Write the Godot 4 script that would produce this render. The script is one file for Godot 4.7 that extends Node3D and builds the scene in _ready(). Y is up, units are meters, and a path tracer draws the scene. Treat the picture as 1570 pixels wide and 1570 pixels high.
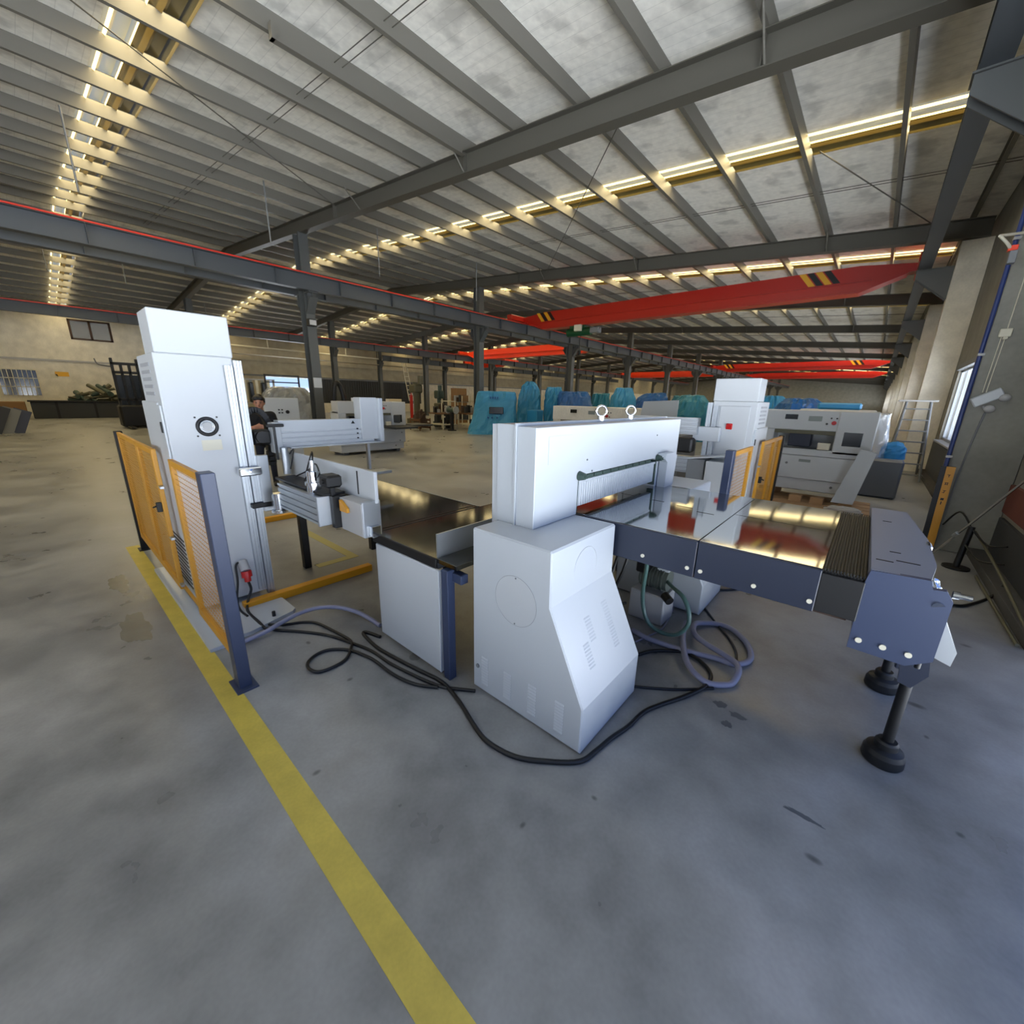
extends Node3D
# A machine hall seen from beside a paper cutting line. x runs across the hall, -z along it, y up.

class G:
	var v := PackedVector3Array()
	var n := PackedVector3Array()
	var xf := Transform3D.IDENTITY
	func t3(a: Vector3, b: Vector3, c: Vector3, na: Vector3, nb: Vector3, nc: Vector3) -> void:
		a = xf * a; b = xf * b; c = xf * c
		na = (xf.basis * na).normalized(); nb = (xf.basis * nb).normalized(); nc = (xf.basis * nc).normalized()
		if (b - a).cross(c - a).dot(na + nb + nc) > 0.0:
			v.append(a); v.append(c); v.append(b); n.append(na); n.append(nc); n.append(nb)
		else:
			v.append(a); v.append(b); v.append(c); n.append(na); n.append(nb); n.append(nc)
	func tri(a: Vector3, b: Vector3, c: Vector3, m: Vector3) -> void:
		t3(a, b, c, m, m, m)
	func quad(a: Vector3, b: Vector3, c: Vector3, d: Vector3, m: Vector3) -> void:
		t3(a, b, c, m, m, m)
		t3(a, c, d, m, m, m)
	func box(lo: Vector3, hi: Vector3, bev := 0.004) -> void:
		var p := Vector3(minf(lo.x, hi.x), minf(lo.y, hi.y), minf(lo.z, hi.z))
		var q := Vector3(maxf(lo.x, hi.x), maxf(lo.y, hi.y), maxf(lo.z, hi.z))
		var s := q - p
		var b := minf(bev, 0.3 * minf(s.x, minf(s.y, s.z)))
		var c := (p + q) * 0.5
		var h := s * 0.5
		var hx := Vector3(h.x, h.y - b, h.z - b)
		var hy := Vector3(h.x - b, h.y, h.z - b)
		var hz := Vector3(h.x - b, h.y - b, h.z)
		for k in [-1.0, 1.0]:
			quad(c + Vector3(k * hx.x, -hx.y, -hx.z), c + Vector3(k * hx.x, hx.y, -hx.z), c + Vector3(k * hx.x, hx.y, hx.z), c + Vector3(k * hx.x, -hx.y, hx.z), Vector3(k, 0, 0))
			quad(c + Vector3(-hy.x, k * hy.y, -hy.z), c + Vector3(hy.x, k * hy.y, -hy.z), c + Vector3(hy.x, k * hy.y, hy.z), c + Vector3(-hy.x, k * hy.y, hy.z), Vector3(0, k, 0))
			quad(c + Vector3(-hz.x, -hz.y, k * hz.z), c + Vector3(hz.x, -hz.y, k * hz.z), c + Vector3(hz.x, hz.y, k * hz.z), c + Vector3(-hz.x, hz.y, k * hz.z), Vector3(0, 0, k))
		if b <= 0.0:
			return
		for i in [-1.0, 1.0]:
			for j in [-1.0, 1.0]:
				quad(c + Vector3(i * hx.x, j * hx.y, -hx.z), c + Vector3(i * hx.x, j * hx.y, hx.z), c + Vector3(i * hy.x, j * hy.y, hy.z), c + Vector3(i * hy.x, j * hy.y, -hy.z), Vector3(i, j, 0).normalized())
				quad(c + Vector3(i * hx.x, -hx.y, j * hx.z), c + Vector3(i * hx.x, hx.y, j * hx.z), c + Vector3(i * hz.x, hz.y, j * hz.z), c + Vector3(i * hz.x, -hz.y, j * hz.z), Vector3(i, 0, j).normalized())
				quad(c + Vector3(-hy.x, i * hy.y, j * hy.z), c + Vector3(hy.x, i * hy.y, j * hy.z), c + Vector3(hz.x, i * hz.y, j * hz.z), c + Vector3(-hz.x, i * hz.y, j * hz.z), Vector3(0, i, j).normalized())
				for k in [-1.0, 1.0]:
					tri(c + Vector3(i * hx.x, j * hx.y, k * hx.z), c + Vector3(i * hy.x, j * hy.y, k * hy.z), c + Vector3(i * hz.x, j * hz.y, k * hz.z), Vector3(i, j, k).normalized())
	func bc(c: Vector3, s: Vector3, bev := 0.004) -> void:
		box(c - s * 0.5, c + s * 0.5, bev)
	# polygon in the plane (o, a, b) pushed along w
	func extr(poly: Array, o: Vector3, a: Vector3, b: Vector3, w: Vector3) -> void:
		var pp := PackedVector2Array(poly)
		if Geometry2D.is_polygon_clockwise(pp):
			pp.reverse()
		var idx := Geometry2D.triangulate_polygon(pp)
		var wn := w.normalized()
		for i in range(0, idx.size(), 3):
			var q0 := o + a * pp[idx[i]].x + b * pp[idx[i]].y
			var q1 := o + a * pp[idx[i + 1]].x + b * pp[idx[i + 1]].y
			var q2 := o + a * pp[idx[i + 2]].x + b * pp[idx[i + 2]].y
			tri(q0, q1, q2, -wn)
			tri(q0 + w, q1 + w, q2 + w, wn)
		for i in pp.size():
			var e := pp[(i + 1) % pp.size()] - pp[i]
			var m := (a * e.y - b * e.x).normalized()
			var r0 := o + a * pp[i].x + b * pp[i].y
			var r1 := o + a * pp[(i + 1) % pp.size()].x + b * pp[(i + 1) % pp.size()].y
			quad(r0, r1, r1 + w, r0 + w, m)
	# the same with rounded-off rims at both ends
	func extr_b(poly: Array, o: Vector3, a: Vector3, b: Vector3, w: Vector3, bev: float) -> void:
		var pp := PackedVector2Array(poly)
		if Geometry2D.is_polygon_clockwise(pp):
			pp.reverse()
		var q := PackedVector2Array()
		var cnt := pp.size()
		for i in cnt:
			var e0 := (pp[i] - pp[(i + cnt - 1) % cnt]).normalized()
			var e1 := (pp[(i + 1) % cnt] - pp[i]).normalized()
			var m := Vector2(-e0.y, e0.x) + Vector2(-e1.y, e1.x)
			q.append(pp[i] + m * (bev / maxf(0.3, m.length_squared() * 0.5)))
		var wn := w.normalized()
		var idx := Geometry2D.triangulate_polygon(q)
		for i in range(0, idx.size(), 3):
			var t0 := o + a * q[idx[i]].x + b * q[idx[i]].y
			var t1 := o + a * q[idx[i + 1]].x + b * q[idx[i + 1]].y
			var t2 := o + a * q[idx[i + 2]].x + b * q[idx[i + 2]].y
			tri(t0, t1, t2, -wn)
			tri(t0 + w, t1 + w, t2 + w, wn)
		for i in cnt:
			var j := (i + 1) % cnt
			var e := pp[j] - pp[i]
			var m2 := (a * e.y - b * e.x).normalized()
			var r0 := o + a * pp[i].x + b * pp[i].y + wn * bev
			var r1 := o + a * pp[j].x + b * pp[j].y + wn * bev
			var w2 := w - wn * (2.0 * bev)
			var s0 := o + a * q[i].x + b * q[i].y
			var s1 := o + a * q[j].x + b * q[j].y
			quad(r0, r1, r1 + w2, r0 + w2, m2)
			quad(s0, s1, r1, r0, (m2 - wn).normalized())
			quad(s0 + w, s1 + w, r1 + w2, r0 + w2, (m2 + wn).normalized())
	func cyl(a: Vector3, b: Vector3, r: float, seg := 12, r2 := -1.0, caps := true) -> void:
		if r2 < 0.0:
			r2 = r
		var d := (b - a).normalized()
		var u := d.cross(Vector3.UP if absf(d.y) < 0.9 else Vector3.RIGHT).normalized()
		var w := d.cross(u)
		for i in seg:
			var t0 := TAU * i / seg
			var t1 := TAU * (i + 1) / seg
			var n0 := u * cos(t0) + w * sin(t0)
			var n1 := u * cos(t1) + w * sin(t1)
			t3(a + n0 * r, a + n1 * r, b + n1 * r2, n0, n1, n1)
			t3(a + n0 * r, b + n1 * r2, b + n0 * r2, n0, n1, n0)
			if caps:
				tri(a, a + n0 * r, a + n1 * r, -d)
				tri(b, b + n0 * r2, b + n1 * r2, d)
	func tube(raw: Array, r: float, seg := 8, steps := 5) -> void:
		var pts := []
		for i in raw.size() - 1:
			var p0: Vector3 = raw[maxi(i - 1, 0)]
			var p1: Vector3 = raw[i]
			var p2: Vector3 = raw[i + 1]
			var p3: Vector3 = raw[mini(i + 2, raw.size() - 1)]
			for k in steps:
				pts.append(p1.cubic_interpolate(p2, p0, p3, float(k) / steps))
		pts.append(raw[raw.size() - 1])
		var u := Vector3.ZERO
		var rings := []
		for i in pts.size():
			var d: Vector3 = (pts[mini(i + 1, pts.size() - 1)] - pts[maxi(i - 1, 0)]).normalized()
			if u == Vector3.ZERO:
				u = d.cross(Vector3.UP if absf(d.y) < 0.9 else Vector3.RIGHT).normalized()
			u = (u - d * u.dot(d)).normalized()
			var w := d.cross(u)
			var ring := []
			for k in seg:
				ring.append(u * cos(TAU * k / seg) + w * sin(TAU * k / seg))
			rings.append(ring)
		for i in pts.size() - 1:
			for k in seg:
				var m: int = (k + 1) % seg
				var a0: Vector3 = rings[i][k]
				var a1: Vector3 = rings[i][m]
				var b0: Vector3 = rings[i + 1][k]
				var b1: Vector3 = rings[i + 1][m]
				t3(pts[i] + a0 * r, pts[i] + a1 * r, pts[i + 1] + b1 * r, a0, a1, b1)
				t3(pts[i] + a0 * r, pts[i + 1] + b1 * r, pts[i + 1] + b0 * r, a0, b1, b0)
		for k in seg:
			var m2: int = (k + 1) % seg
			tri(pts[0], pts[0] + rings[0][k] * r, pts[0] + rings[0][m2] * r, (pts[0] - pts[1]).normalized())
			var e: int = pts.size() - 1
			tri(pts[e], pts[e] + rings[e][k] * r, pts[e] + rings[e][m2] * r, (pts[e] - pts[e - 1]).normalized())
	# prof: (radius, height) from bottom to top, turned round the y axis through c
	func lathe(prof: Array, c: Vector3, seg := 20) -> void:
		for i in prof.size() - 1:
			var a: Vector2 = prof[i]
			var b: Vector2 = prof[i + 1]
			var m := Vector2(b.y - a.y, a.x - b.x).normalized()
			for k in seg:
				var d0 := Vector3(cos(TAU * k / seg), 0, sin(TAU * k / seg))
				var d1 := Vector3(cos(TAU * (k + 1) / seg), 0, sin(TAU * (k + 1) / seg))
				var n0 := d0 * m.x + Vector3(0, m.y, 0)
				var n1 := d1 * m.x + Vector3(0, m.y, 0)
				var up := Vector3.UP
				if b.x > 0.0:
					t3(c + d0 * a.x + up * a.y, c + d1 * b.x + up * b.y, c + d0 * b.x + up * b.y, n0, n1, n0)
				if a.x > 0.0:
					t3(c + d0 * a.x + up * a.y, c + d1 * a.x + up * a.y, c + d1 * b.x + up * b.y, n0, n1, n1)
	func torus(c: Vector3, axis: Vector3, R: float, r: float, seg := 20, rs := 8) -> void:
		var u := axis.cross(Vector3.UP if absf(axis.y) < 0.9 else Vector3.RIGHT).normalized()
		var w := axis.cross(u)
		for i in seg:
			for k in rs:
				var q := []
				var m := []
				for e in [[0, 0], [1, 0], [1, 1], [0, 1]]:
					var t: float = TAU * (i + e[0]) / seg
					var s: float = TAU * (k + e[1]) / rs
					var d := u * cos(t) + w * sin(t)
					var nn := d * cos(s) + axis * sin(s)
					q.append(c + d * R + nn * r)
					m.append(nn)
				t3(q[0], q[1], q[2], m[0], m[1], m[2])
				t3(q[0], q[2], q[3], m[0], m[2], m[3])
	func ball(c: Vector3, s: Vector3, seg := 14, rows := 8) -> void:
		for i in rows:
			for k in seg:
				var q := []
				for e in [[0, 0], [1, 0], [1, 1], [0, 1]]:
					var t: float = PI * (i + e[0]) / rows
					var f: float = TAU * (k + e[1]) / seg
					q.append(Vector3(sin(t) * cos(f), cos(t), sin(t) * sin(f)))
				var p := []
				for x in q:
					p.append(c + x * s)
				t3(p[0], p[1], p[2], q[0] / s, q[1] / s, q[2] / s)
				t3(p[0], p[2], p[3], q[0] / s, q[2] / s, q[3] / s)
	func mesh(o := Vector3.ZERO) -> ArrayMesh:
		var vv := v
		if o != Vector3.ZERO:
			vv = PackedVector3Array()
			for p in v:
				vv.append(p - o)
		var arr := []
		arr.resize(Mesh.ARRAY_MAX)
		arr[Mesh.ARRAY_VERTEX] = vv
		arr[Mesh.ARRAY_NORMAL] = n
		var am := ArrayMesh.new()
		am.add_surface_from_arrays(Mesh.PRIMITIVE_TRIANGLES, arr)
		return am

var M := {}
var taken := {}
var origin := {}
const V := Vector3.ZERO

func v3(x: float, y: float, z: float) -> Vector3:
	return Vector3(x, y, z)

func numbered(called: String) -> String:
	if not taken.has(called):
		taken[called] = 0
		return called
	taken[called] += 1
	return "%s_%03d" % [called, taken[called]]

func thing(called: String, label: String, category: String, at := Vector3.ZERO, group := "") -> Node3D:
	var o := Node3D.new()
	o.name = numbered(called)
	add_child(o)
	o.position = at
	origin[o] = at
	o.set_meta("label", label)
	o.set_meta("category", category)
	if group != "":
		o.set_meta("group", group)
	return o

func structure(called: String, label := "") -> Node3D:
	var o := Node3D.new()
	o.name = called
	add_child(o)
	origin[o] = Vector3.ZERO
	o.set_meta("kind", "structure")
	if label != "":
		o.set_meta("label", label)
	return o

# commit a shape as one named part; shapes are written in world metres
func obj(called: String, g: G, m: Material, parent: Node3D, label := "") -> MeshInstance3D:
	var o := MeshInstance3D.new()
	o.name = called
	var at: Vector3 = origin[parent]
	o.mesh = g.mesh(at)
	o.material_override = m
	parent.add_child(o, true)
	origin[o] = at
	if label != "":
		o.set_meta("label", label)
	return o

func inst(called: String, me: Mesh, m: Material, parent: Node3D, at: Vector3) -> MeshInstance3D:
	var o := MeshInstance3D.new()
	o.name = called
	o.mesh = me
	o.material_override = m
	parent.add_child(o, true)
	var base: Vector3 = origin[parent]
	o.position = at - base
	origin[o] = at
	return o

# one box as a part
func bx(called: String, lo: Vector3, hi: Vector3, m: Material, parent: Node3D, bev := 0.004) -> MeshInstance3D:
	var g := G.new()
	g.box(lo, hi, bev)
	return obj(called, g, m, parent)

# a thing that is one mesh
func solo(called: String, g: G, m: Material, label: String, category: String, at: Vector3, group := "") -> MeshInstance3D:
	var o := MeshInstance3D.new()
	o.name = numbered(called)
	o.mesh = g.mesh(at)
	o.material_override = m
	add_child(o)
	o.position = at
	origin[o] = at
	o.set_meta("label", label)
	o.set_meta("category", category)
	if group != "":
		o.set_meta("group", group)
	return o

func mat(called: String, c: Color, rough := 0.5, metal := 0.0, spec := 0.5) -> StandardMaterial3D:
	var m := StandardMaterial3D.new()
	m.resource_name = called
	m.albedo_color = c
	m.roughness = rough
	m.metallic = metal
	m.metallic_specular = spec
	M[called] = m
	return m

func noise_img(px: int, freq: float, sd: int, oct := 4, kind := FastNoiseLite.TYPE_SIMPLEX_SMOOTH) -> PackedByteArray:
	var f := FastNoiseLite.new()
	f.seed = sd
	f.frequency = freq
	f.noise_type = kind
	f.fractal_octaves = oct
	var im := f.get_seamless_image(px, px)
	im.convert(Image.FORMAT_L8)
	return im.get_data()

func tex_rgb(px: int, data: PackedByteArray) -> ImageTexture:
	return ImageTexture.create_from_image(Image.create_from_data(px, px, false, Image.FORMAT_RGB8, data))

func triplanar(m: StandardMaterial3D, metres: float) -> void:
	m.uv1_triplanar = true
	m.uv1_world_triplanar = true
	m.uv1_scale = Vector3.ONE / metres

func make_materials() -> void:
	# concrete floor: worn, patchy, with drag marks and small oil spots
	var px := 1536
	var a := noise_img(px, 0.0035, 3, 5)
	var b := noise_img(px, 0.02, 7, 4)
	var c := noise_img(px, 0.25, 11, 2)
	var col := PackedByteArray()
	col.resize(px * px * 3)
	var rg := PackedByteArray()
	rg.resize(px * px * 3)
	for i in px * px:
		var k := 0.80 + (a[i] - 128) * 0.0012 + (b[i] - 128) * 0.0006 + (c[i] - 128) * 0.0002
		var dirt := clampf((a[i] * 0.5 + b[i] * 0.5 - 130.0) / 110.0, 0.0, 1.0)
		k -= dirt * 0.025
		var g0 := int(clampf(k * 172.0, 0, 255))
		col[i * 3] = g0
		col[i * 3 + 1] = g0
		col[i * 3 + 2] = int(g0 * 0.985)
		var r0 := int(clampf(92.0 + (b[i] - 128) * 0.14 + (a[i] - 128) * 0.18 + dirt * 14.0, 30, 220))
		rg[i * 3] = r0
		rg[i * 3 + 1] = r0
		rg[i * 3 + 2] = r0
	var rnd := RandomNumberGenerator.new()
	rnd.seed = 5
	for s in 70:
		var cx := rnd.randi_range(20, px - 20)
		var cy := rnd.randi_range(20, px - 20)
		var ra := rnd.randf_range(1.5, 5.0)
		var sx := rnd.randf_range(0.5, 2.2)
		for yy in range(-10, 11):
			for xx in range(-12, 13):
				var d := Vector2(xx / sx, yy).length() / ra
				if d < 1.0:
					var j := ((cy + yy) % px) * px + (cx + xx) % px
					for ch in 3:
						col[j * 3 + ch] = int(col[j * 3 + ch] * (0.62 + 0.38 * d * d))
	var m := mat("floor_concrete", Color.WHITE, 1.0, 0.0, 0.55)
	m.albedo_texture = tex_rgb(px, col)
	m.roughness_texture = tex_rgb(px, rg)
	triplanar(m, 9.0)
	# roof foil: off white, fine sheet lines across the purlins, smudges
	px = 1024
	a = noise_img(px, 0.006, 21, 5)
	b = noise_img(px, 0.03, 23, 4)
	col = PackedByteArray()
	col.resize(px * px * 3)
	for y in px:
		var line := 1.0
		var q := y % 34
		if q == 0:
			line = 0.90
		elif q == 1:
			line = 0.96
		for x in px:
			var i := y * px + x
			var k := 0.97 + (b[i] - 128) * 0.0004
			var smudge := clampf((a[i] - 150.0) / 60.0, 0.0, 1.0)
			k = (k - smudge * (0.10 + 0.10 * b[i] / 255.0)) * line
			var g1 := k * 240.0
			col[i * 3] = int(clampf(g1, 0, 255))
			col[i * 3 + 1] = int(clampf(g1 * 0.99, 0, 255))
			col[i * 3 + 2] = int(clampf(g1 * 0.955, 0, 255))
	m = mat("roof_foil", Color.WHITE, 0.5, 0.0, 0.5)
	m.albedo_texture = tex_rgb(px, col)
	triplanar(m, 6.0)
	# plaster wall
	px = 512
	a = noise_img(px, 0.008, 31, 4)
	b = noise_img(px, 0.08, 33, 3)
	col = PackedByteArray()
	col.resize(px * px * 3)
	for i in px * px:
		var g2 := 226.0 + (a[i] - 128) * 0.10 + (b[i] - 128) * 0.05
		col[i * 3] = int(g2)
		col[i * 3 + 1] = int(g2 * 0.985)
		col[i * 3 + 2] = int(g2 * 0.95)
	var plaster := tex_rgb(px, col)
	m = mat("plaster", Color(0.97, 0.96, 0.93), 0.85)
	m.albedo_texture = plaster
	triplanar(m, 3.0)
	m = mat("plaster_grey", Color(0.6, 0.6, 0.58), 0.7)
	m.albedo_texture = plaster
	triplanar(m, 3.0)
	m = mat("concrete_dark", Color(0.33, 0.33, 0.33), 0.85)
	m.albedo_texture = plaster
	triplanar(m, 2.0)
	m = mat("cladding", Color(0.74, 0.71, 0.63), 0.6)
	m.albedo_texture = plaster
	triplanar(m, 4.0)
	mat("steel_frame", Color(0.31, 0.3, 0.27), 0.55)
	mat("purlin_steel", Color(0.4, 0.39, 0.36), 0.5, 0.1)
	mat("column_grey", Color(0.3, 0.31, 0.31), 0.45)
	mat("runway_grey", Color(0.25, 0.27, 0.29), 0.5)
	mat("conductor_red", Color(0.8, 0.16, 0.08), 0.5)
	mat("crane_red", Color(0.68, 0.11, 0.05), 0.35)
	mat("crane_orange", Color(0.9, 0.24, 0.08), 0.4)
	mat("hazard_yellow", Color(0.88, 0.66, 0.12), 0.5)
	mat("black", Color(0.035, 0.035, 0.04), 0.5)
	mat("rubber", Color(0.05, 0.055, 0.06), 0.55)
	mat("cable", Color(0.04, 0.045, 0.05), 0.45)
	mat("white_paint", Color(0.72, 0.74, 0.755), 0.32)
	mat("white_panel", Color(0.725, 0.74, 0.75), 0.4)
	mat("groove", Color(0.6, 0.61, 0.63), 0.5)
	mat("navy", Color(0.13, 0.155, 0.22), 0.38)
	mat("navy_blue", Color(0.2, 0.24, 0.34), 0.42)
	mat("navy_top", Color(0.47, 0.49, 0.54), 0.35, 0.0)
	mat("dark_green", Color(0.22, 0.29, 0.26), 0.5)
	mat("hoist_green", Color(0.04, 0.26, 0.14), 0.4)
	mat("aluminium", Color(0.7, 0.72, 0.74), 0.38, 0.85)
	mat("steel_polished", Color(0.66, 0.67, 0.68), 0.06, 1.0)
	mat("steel_plate", Color(0.52, 0.52, 0.5), 0.09, 1.0)
	mat("chrome", Color(0.82, 0.83, 0.84), 0.15, 1.0)
	mat("fence_yellow", Color(0.78, 0.55, 0.14), 0.45)
	mat("line_yellow", Color(0.88, 0.8, 0.36), 0.5)
	M.line_yellow.albedo_texture = plaster
	triplanar(M.line_yellow, 0.9)
	m = mat("damp_concrete", Color(0.5, 0.49, 0.46), 0.25)
	m.albedo_texture = plaster
	triplanar(m, 0.8)
	m = mat("oil_spot", Color(0.35, 0.36, 0.37), 0.35)
	mat("line_faded", Color(0.66, 0.62, 0.38), 0.5)
	mat("rail_yellow", Color(0.86, 0.6, 0.07), 0.45)
	mat("red_plastic", Color(0.7, 0.05, 0.05), 0.35)
	mat("hose_grey", Color(0.56, 0.56, 0.64), 0.35)
	mat("hose_green", Color(0.3, 0.42, 0.4), 0.3)
	mat("pump_grey", Color(0.4, 0.43, 0.4), 0.4, 0.4)
	mat("wood", Color(0.72, 0.58, 0.42), 0.7)
	mat("wood_dark", Color(0.42, 0.3, 0.2), 0.7)
	mat("cardboard", Color(0.55, 0.42, 0.28), 0.8)
	mat("tarp_blue", Color(0.2, 0.55, 0.75), 0.42)
	mat("tarp_deep", Color(0.12, 0.36, 0.62), 0.35)
	mat("tarp_teal", Color(0.13, 0.46, 0.56), 0.42)
	mat("screen_dark", Color(0.07, 0.09, 0.1), 0.2)
	mat("screen_grey", Color(0.5, 0.53, 0.52), 0.3)
	mat("olive", Color(0.33, 0.32, 0.24), 0.5)
	mat("grey_mid", Color(0.45, 0.46, 0.47), 0.5)
	mat("grey_light", Color(0.66, 0.66, 0.66), 0.5)
	mat("iron_brown", Color(0.27, 0.2, 0.16), 0.6, 0.3)
	mat("brick_red", Color(0.4, 0.2, 0.16), 0.8)
	mat("pipe_white", Color(0.82, 0.8, 0.72), 0.5)
	mat("pipe_blue", Color(0.12, 0.2, 0.42), 0.4)
	mat("ribbed_dark", Color(0.2, 0.21, 0.22), 0.55)
	mat("skin", Color(0.66, 0.46, 0.36), 0.5)
	mat("hair", Color(0.03, 0.027, 0.025), 0.5)
	mat("shirt_black", Color(0.035, 0.035, 0.045), 0.85)
	mat("trousers", Color(0.08, 0.09, 0.13), 0.85)
	m = mat("window_glass", Color(0.9, 0.95, 1.0, 0.12), 0.03)
	m.transparency = BaseMaterial3D.TRANSPARENCY_ALPHA
	m = mat("office_glass", Color(0.35, 0.35, 0.36, 0.75), 0.06)
	m.transparency = BaseMaterial3D.TRANSPARENCY_ALPHA
	m = mat("skylight_sheet", Color(0.95, 0.89, 0.66), 0.3)
	m.backlight_enabled = true
	m.backlight = Color(1.0, 0.94, 0.74)
	m = mat("skylight_aged", Color(0.36, 0.31, 0.15), 0.3)
	m.backlight_enabled = true
	m.backlight = Color(0.2, 0.16, 0.07)
	m = mat("film", Color(0.85, 0.88, 0.9, 0.28), 0.12)
	m.transparency = BaseMaterial3D.TRANSPARENCY_ALPHA

const SKYLIGHT := 2.75   # radiance of the area lights, raised far above the sky to brighten the hall

func _ready() -> void:
	# camera
	var cam := Camera3D.new()
	cam.name = "camera"
	cam.fov = 103.36
	cam.position = v3(0, 1.8, 0)
	cam.rotation = Vector3(deg_to_rad(-15.652), deg_to_rad(40.83), deg_to_rad(1.2594))
	cam.near = 0.05
	cam.far = 400.0
	add_child(cam)
	cam.current = true
	# sky and exposure
	var env := Environment.new()
	env.background_mode = Environment.BG_SKY
	var sm := ProceduralSkyMaterial.new()
	sm.sky_top_color = Color(0.48, 0.62, 0.93)
	sm.sky_horizon_color = Color(0.70, 0.82, 1.0)
	sm.ground_horizon_color = Color(0.85, 0.875, 0.905)   # sunlit concrete yard outside
	sm.ground_bottom_color = Color(0.85, 0.875, 0.905)
	sm.sky_energy_multiplier = 0.66
	sm.ground_energy_multiplier = 2.0
	var sky := Sky.new()
	sky.sky_material = sm
	env.sky = sky
	env.background_energy_multiplier = 1.0
	env.tonemap_mode = Environment.TONE_MAPPER_LINEAR
	env.tonemap_exposure = 3.45
	env.sdfgi_enabled = true
	env.ssao_enabled = true
	env.ssil_enabled = true
	var we := WorldEnvironment.new()
	we.environment = env
	add_child(we)
	# daylight coming through the strips of roof sheet, one soft area light under each
	for k in range(-1, 13):
		for s in [[EAVE, RIDGE], [RIDGE, WEST]]:
			if k < 1 and s[0] > 0:
				s = [STRIP_START, RIDGE]
			var a := v3(s[0], roof_y(s[0]) + PURLIN - 0.01, -2.35 - BAY * k)
			var b := v3(s[1], roof_y(s[1]) + PURLIN - 0.01, -2.35 - BAY * k)
			var al := AreaLight3D.new()
			al.name = "skylight_light_%02d" % (2 * (k + 1) + (0 if s[1] == RIDGE else 1))
			al.area_size = Vector2(a.distance_to(b), 0.86)
			al.area_normalize_energy = false
			al.light_color = Color(1.0, 0.91, 0.69)
			al.light_energy = SKYLIGHT / PI
			al.area_range = 60.0
			al.shadow_enabled = true
			add_child(al)
			al.position = (a + b) * 0.5
			var ux := (a - b).normalized()
			al.basis = Basis(ux, Vector3.FORWARD, ux.cross(Vector3.FORWARD))   # shines along -z of its own frame: down
	make_materials()
	build_floor()
	build_walls()
	build_roof()
	build_columns()
	build_cranes()
	build_cutter()
	build_rear_table()
	build_tower()
	build_second_tower()
	build_other_cutters()
	build_covered()
	build_right_side()
	build_left_side()
	build_person()
	build_cables()

const RIDGE := -24.8
const EAVE := 1.65
const WEST := -43.0
const NORTH := -118.0
const SOUTH := 12.0
const BAY := 9.0
const Z0 := -7.5
const PURLIN := 0.27
const STRIP_START := -7.6   # two nearest strips cut short here, out of view, keeping warm light off the foreground

func roof_y(x: float) -> float:   # top of the rafters
	return 6.47 - 0.078 * x if x > RIDGE else 6.47 - 0.078 * RIDGE - 0.078 * (RIDGE - x)

func slope_piece(g: G, x0: float, x1: float, under: float, over: float, z0: float, z1: float) -> void:
	g.extr([Vector2(x0, roof_y(x0) + under), Vector2(x1, roof_y(x1) + under), Vector2(x1, roof_y(x1) + over), Vector2(x0, roof_y(x0) + over)], v3(0, 0, z0), Vector3.RIGHT, Vector3.UP, v3(0, 0, z1 - z0))

func build_floor() -> void:
	var f := structure("floor", "grey worn concrete floor of the hall")
	bx("slab", v3(WEST - 0.3, -0.3, NORTH - 0.3), v3(EAVE, 0, SOUTH + 0.3), M.floor_concrete, f, 0.0)
	var l := thing("floor_line", "long yellow line painted on the floor beside the yellow fence", "floor marking", v3(-1.5, 0, -0.44))
	var g := G.new()
	g.box(v3(-6.4, 0, -0.52), v3(2.0 - 0.8, 0.002, -0.4), 0.0)
	obj("stripe", g, M.line_yellow, l)
	l = thing("floor_line", "short yellow corner mark painted on the floor behind the gripper tower", "floor marking", v3(-4.3, 0, -2.0))
	g = G.new()
	g.box(v3(-5.6, 0, -2.16), v3(-4.3, 0.002, -2.06), 0.0)
	g.box(v3(-4.3, 0, -2.16), v3(-4.2, 0.002, -1.7), 0.0)
	obj("stripe", g, M.line_faded, l)
	# damp patches and oil spots with ragged outlines
	var fn := FastNoiseLite.new()
	fn.frequency = 0.8
	for q in [[-4.05, -0.2, 0.3, 0.09, 3, "large ragged damp stain on the concrete beside the yellow line"], [-5.2, -0.22, 0.25, 0.07, 4, "small ragged damp stain beyond the larger one by the yellow line"], [-0.376, -2.456, 0.035, 0.03, 5, "dark oil spot on the floor nearest the looped grey hose"], [-0.276, -2.42, 0.045, 0.022, 6, "wider dark oil spot between two smaller ones on the floor"], [-0.302, -2.31, 0.03, 0.025, 7, "small oil spot on the floor just before the wider one"], [0.1, -1.95, 0.07, 0.012, 8, "thin curved scuff mark on the floor near the rubber feet"]]:
		var gs := G.new()
		fn.seed = q[4]
		var poly := []
		for i in 36:
			var ph := TAU * i / 36.0
			var r := 1.0 + 0.6 * fn.get_noise_2d(cos(ph) * 1.3, sin(ph) * 1.3)
			poly.append(Vector2(q[0] + cos(ph) * q[2] * r, -q[1] + sin(ph) * q[3] * r))
		gs.extr(poly, V, Vector3.RIGHT, Vector3.FORWARD, v3(0, 0.0012, 0))
		solo("floor_stain", gs, M.damp_concrete if q[2] > 0.1 else M.oil_spot, q[5], "stain", v3(q[0], 0, q[1]))

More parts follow.
